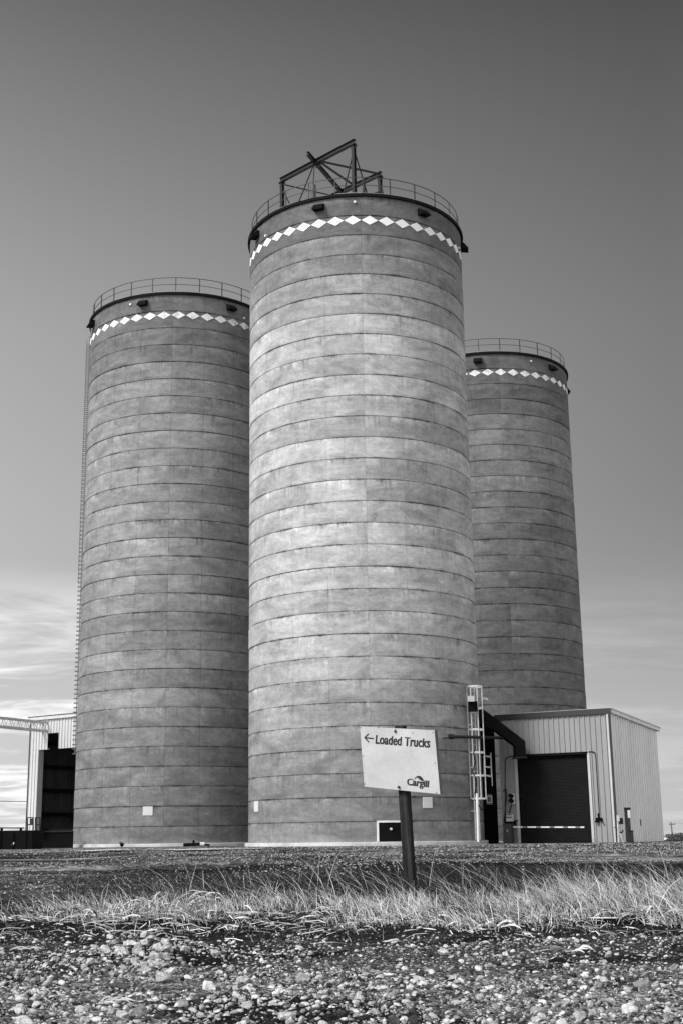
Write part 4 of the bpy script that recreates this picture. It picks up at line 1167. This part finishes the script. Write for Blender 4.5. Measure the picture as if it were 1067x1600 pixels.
# ------------------------------------------------------------------ grass and stalks
def blades(x, y, h, wd, lean, r, tone, segs=4, curl=.6):
    """bent tapering blades; lean = (dx, dy) of the tip per unit height"""
    n = len(x); t = np.linspace(0, 1, segs + 1)
    dirx = lean[0] + r.normal(0, .5, n); diry = lean[1] + r.normal(0, .5, n)
    ang = r.uniform(0, np.pi, n); sxv, syv = np.cos(ang), np.sin(ang)
    P = np.zeros((n, segs + 1, 2, 3)); z0 = gz(x, y) - .01
    cv = curl * r.uniform(.5, 1.5, n)
    for i, tt in enumerate(t):
        b = h * tt ** (1 + cv)
        cx = x + dirx * b; cy = y + diry * b
        cz = z0 + h * tt * (1 - .28 * tt * np.clip(np.hypot(dirx, diry), 0, 1.6))
        ww = wd * (1 - tt) ** .7 / 2 + .0006
        P[:, i, 0] = np.stack([cx - sxv * ww, cy - syv * ww, cz], 1); P[:, i, 1] = np.stack([cx + sxv * ww, cy + syv * ww, cz], 1)
    nv = (segs + 1) * 2
    q = np.array([[2 * i, 2 * i + 1, 2 * i + 3, 2 * i + 2] for i in range(segs)])
    Fs = (q[None] + (np.arange(n) * nv)[:, None, None]).reshape(-1, 4)
    return P.reshape(-1, 3), Fs, np.repeat(tone, nv)
r = np.random.default_rng(77)
G_ = []
def add(*a): G_.append(a)
def gdens(x, y):
    """pale tussock band across the middle, thicker to the right"""
    yc = 13.7 + 2.2 * (hashnoise(x, x * 0, .9, 51) - .5) + .8 * (hashnoise(x, x * 0, 2.7, 52) - .5)
    d = np.exp(-((y - yc) / 1.2) ** 2)
    d = np.maximum(d, .8 * np.exp(-((y - 11.5) / .55) ** 2) * np.exp(-((x - .9) / .95) ** 4))
    d = np.maximum(d, .8 * np.exp(-((y - 11.7) / .5) ** 2) * np.exp(-((x - 3.2) / .5) ** 4))
    d = d * np.clip(3.0 * hashnoise(x, y, 1.3, 11) * (.25 + hashnoise(x, y, 3.6, 12)) - .38, 0, 1)
    d = d * np.interp(x, [-6, -3.6, -2.9, -1.2, 0, 2, 5], [.0, .01, .45, .7, .75, 1, 1])
    return d
# pale band: short matted tussocks
n = 170000; x, y = r.uniform(-5.0, 6.5, n), r.uniform(10.8, 17, n); k = r.random(n) < gdens(x, y); x, y = x[k], y[k]
clump = hashnoise(x, y, 2.6, 13) * (.4 + hashnoise(x, y, .8, 14))
h = (.035 + .15 * r.random(len(x)) ** 1.5) * (.45 + 1.1 * clump) * np.interp(x, [-4, 0, 2.0, 2.6, 3.4, 5], [.8, .85, 1.0, 1.5, 1.3, 1.0])
lx_ = -.5 + 1.9 * (hashnoise(x, y, 2.2, 31) - .5); ly_ = 1.2 * (hashnoise(x, y, 2.2, 32) - .5)
add(*blades(x, y, h, r.uniform(.0022, .0055, len(x)), (lx_, ly_), r, np.where(r.random(len(x)) < .55 + .3 * (hashnoise(x, y, 4.1, 61) - .5), r.uniform(.006, .05, len(x)), r.uniform(.5, 1.0, len(x)) ), 3, .8))
# longer wind-bent blades out of the tussocks
n = 16000; x, y = r.uniform(-5.0, 6.5, n), r.uniform(11.2, 16.5, n); k = r.random(n) < gdens(x, y) * 1.2; x, y = x[k], y[k]
add(*blades(x, y, r.uniform(.14, .34, len(x)) * np.interp(x, [-4, 2, 2.6, 3.6, 5], [.8, .9, 1.35, 1.25, 1]), r.uniform(.003, .007, len(x)), (-.7 + .7 * (hashnoise(x, y, 1.7, 41) - .5), .1), r, r.uniform(.25, .9, len(x)), 5, .8))
# broad dead corn leaves tangled in the tussocks, thickest at the left
def litter(x, y, L, W, r, tone, lift):
    n = len(x); m = 6; a = r.uniform(0, 2 * np.pi, n); cur = r.normal(0, 1.1, n); tw = r.uniform(-1.5, 1.5, n); hh = lift * r.random(n) ** 1.5; p0 = r.uniform(-.2, .6, n)
    P = np.zeros((n, m + 1, 2, 3)); cx, cy = x.copy(), y.copy()
    for j in range(m + 1):
        t = j / m; an = a + cur * t * t
        if j: cx = cx + L / m * np.cos(an); cy = cy + L / m * np.sin(an)
        ww = W * np.sin(np.pi * (.1 + .88 * t)) / 2; ph = tw * t + .6
        zz = gz(cx, cy) + .012 + hh * np.maximum(0, np.sin(np.pi * (p0 + .75 * t)))
        nx, ny, nz = -np.sin(an) * np.cos(ph) * ww, np.cos(an) * np.cos(ph) * ww, np.sin(ph) * ww
        P[:, j, 0] = np.stack([cx - nx, cy - ny, zz - nz], 1); P[:, j, 1] = np.stack([cx + nx, cy + ny, zz + nz], 1)
    q = np.array([[2 * i, 2 * i + 1, 2 * i + 3, 2 * i + 2] for i in range(m)]); nv = 2 * (m + 1)
    return P.reshape(-1, 3), (q[None] + (np.arange(n) * nv)[:, None, None]).reshape(-1, 4), np.repeat(tone, nv)
n = 420; x, y = r.normal(-1.85, .5, n), r.normal(13.6, .7, n); add(*litter(x, y, r.uniform(.08, .38, n), r.uniform(.005, .020, n), r, r.uniform(.15, .85, n), .14))
n = 800; x, y = r.uniform(-2.6, 5, n), r.normal(12.5, .8, n); k = r.random(n) < 1.6 * hashnoise(x, y, 1.2, 71) ** 2; x, y = x[k], y[k]; n = len(x)
add(*litter(x, y, r.uniform(.06, .3, n), r.uniform(.003, .014, n), r, r.uniform(.12, .8, n), .07))
# dark undergrowth behind it
n = 52000; y = 14.8 + 11 * r.random(n) ** 1.2; x = r.uniform(-.20, .36, n) * y
dk = np.clip(1.15 * hashnoise(x, y, .45, 15) + .2, 0, 1) * np.interp(x / y, [-.2, -.10, .02, .3], [.25, .7, 1, 1]) * np.interp(y, [14, 16, 20, 26], [.6, 1, .8, .12])
k = r.random(n) < dk; x, y = x[k], y[k]
add(*blades(x, y, (.05 + .20 * r.random(len(x))) * (.6 + .6 * hashnoise(x, y, 1.3, 16)), r.uniform(.006, .012, len(x)), (-.7, .0), r, np.where(r.random(len(x)) < .05, r.uniform(.25, .55, len(x)), r.uniform(.012, .05, len(x)))))
# tall seeding stalks blown to the left
n = 420; y = r.uniform(13.6, 19, n); x = r.uniform(-.13, .30, n) * y + r.normal(0, .2, n); k = r.random(n) < np.clip(1.3 * hashnoise(x, y, .8, 18) + .1, 0, 1); x, y = x[k], y[k]
h = r.uniform(.32, .62, len(x)) * np.interp(x, [-3, .5, 4], [.8, 1, 1.05])
add(*blades(x, y, h, np.full(len(x), .006), (-.75, .1), r, r.uniform(.25, .75, len(x)), 6, .35))
tipx, tipy = x, y
# sparse dead tufts over the yard and the gravel edge
n = 3800; y = 10.2 + 44 * r.random(n) ** 1.6; x = r.uniform(-.3, .33, n) * y; k = r.random(n) < .35 * hashnoise(x, y, .5, 19) ; x, y = x[k], y[k]
add(*blades(x, y, r.uniform(.03, .12, len(x)), r.uniform(.005, .012, len(x)), (-.6, 0), r, r.uniform(.05, .5, len(x))))
# flattened straw lying in front of the band
n = 6500; x, y = r.uniform(-4.2, 5.5, n), r.uniform(10.2, 13.6, n); k = r.random(n) < 1.5 * (hashnoise(x, y, 1.1, 23) * hashnoise(x, y, 2.9, 24)) * np.interp(y, [10.2, 11.6, 13.6], [.15, .8, 1]) * np.interp(x, [-4.2, -3, 5], [.1, .8, 1]); x, y = x[k], y[k]
lx = r.uniform(.06, .22, len(x)); aa = r.uniform(0, 2 * np.pi, len(x)); tn = r.uniform(.12, .8, len(x)); w_ = r.uniform(.001, .0032, len(x))
z = gz(x, y) + r.uniform(.008, .05, len(x)); z2 = gz(x + lx * np.cos(aa), y + lx * np.sin(aa)) + r.uniform(.005, .05, len(x))
a = np.stack([x, y, z], 1); b = np.stack([x + lx * np.cos(aa), y + lx * np.sin(aa), z2], 1); m0 = (a + b) / 2 + np.stack([r.normal(0, .015, len(x)), r.normal(0, .015, len(x)), r.uniform(0, .03, len(x))], 1)
uz = np.stack([-np.sin(aa) * w_, np.cos(aa) * w_, w_ * .8], 1)
P = np.stack([a - uz, a + uz, m0 - uz, m0 + uz, b - uz, b + uz], 1).reshape(-1, 3)
q = np.array([[0, 1, 3, 2], [2, 3, 5, 4]]); Fs = (q[None] + (np.arange(len(x)) * 6)[:, None, None]).reshape(-1, 4)
add(P, Fs, np.repeat(tn, 6))
V, Fs, T, o_ = [], [], [], 0
for a, b, c in G_: V.append(a); Fs.append(b + o_); T.append(c); o_ += len(a)
gr_ = np_mesh('grass', np.concatenate(V), np.concatenate(Fs), M['straw'], np.concatenate(T), smooth=True)
gr_['kind'] = 'stuff'; gr_['label'] = 'dry pale grass over dark undergrowth'

# seed heads: short thick spikes on the tall stalks are part of the grass; dry corn husks are things
def husk(px, py, label, leaves, spread, tone, seed, flatness=.35, stalk=None):
    x0, y0 = ground_at(px, py); sc = y0 / F
    rr = random.Random(seed); z0 = g1(x0, y0)
    V, Q, T = [], [], []
    for i in range(int(leaves * 1.8)):
        a = rr.uniform(-.9, .9) + (math.pi if rr.random() < .5 else 0); L = rr.uniform(.3, .75) * spread * sc
        wd = rr.uniform(.025, .07) * min(spread, 70) * sc; rise = rr.uniform(.02, .03 + flatness * .26) * spread * sc; cur = rr.uniform(-.9, .9); tw = rr.uniform(-1.2, 1.2)
        ox, oy = rr.uniform(-.28, .28) * spread * sc * min(1, leaves / 6), rr.uniform(-.4, .4) * spread * sc * min(1, leaves / 6)
        px_, py_ = x0 + ox, y0 + oy; n = 9; b = len(V); tn = tone * rr.uniform(.7, 1.1)
        for j in range(n + 1):
            t = j / n; an = a + cur * t * t
            if j: px_ += L / n * math.cos(an); py_ += L / n * math.sin(an) * .7
            zz = max(g1(px_, py_) + .008, z0 + .012 + rise * math.sin(math.pi * min(1, t * rr.uniform(.95, 1.05))) )
            ww = wd * math.sin(math.pi * (.12 + .86 * t)) * .5
            ph = tw * t + .5
            nx, ny, nz = -math.sin(an) * math.cos(ph), math.cos(an) * math.cos(ph), math.sin(ph)
            for k in (-1, 0, 1):
                V.append((px_ + nx * ww * k, py_ + ny * ww * k, zz + nz * ww * k + (.25 * ww if k else 0))); T.append(tn)
            if j:
                for k in (0, 1): Q.append((b + 3 * (j - 1) + k, b + 3 * (j - 1) + k + 1, b + 3 * j + k + 1, b + 3 * j + k))
    c = np.array([x0, y0, z0])
    o = np_mesh('corn_husk', np.array(V) - c, np.array(Q), M['husk'], np.array(T), smooth=True); o.location = c
    return tag(o, label, 'corn husk')
husk(170, 1568, 'pale split corn husk lying among stones at bottom left', 8, 62, .62, 1, .45)
husk(893, 1489, 'white corn husk lying flat on the bare gravel at right', 7, 62, .85, 2, .30)
husk(760, 1452, 'white curled corn leaves heaped before the grass, right of the sign', 11, 80, .80, 3, .45)
husk(745, 1478, 'small pale husk scrap on the gravel below the curled leaves', 4, 34, .75, 4, .4)
husk(668, 1447, 'pale corn leaf curled in straw below the sign post', 5, 50, .72, 5, .3)
husk(600, 1474, 'narrow white leaf lying on gravel left of the sign post line', 3, 44, .78, 6, .15)
husk(545, 1458, 'arched corn leaves springing from the straw mid picture', 7, 62, .72, 7, .55)
husk(290, 1412, 'tangled heap of pale corn leaves in the grass at left', 16, 100, .66, 8, .55)
husk(130, 1428, 'flattened corn leaves at the left end of the grass', 9, 84, .55, 9, .25)
husk(1020, 1432, 'pale arched corn leaves in the grass at the right edge', 7, 74, .75, 10, .65)
husk(30, 1486, 'pale trampled husk clump on dark earth at the far left', 8, 50, .5, 11, .35)
husk(480, 1478, 'long thin dry cornstalk leaf on the gravel', 2, 95, .5, 12, .1)
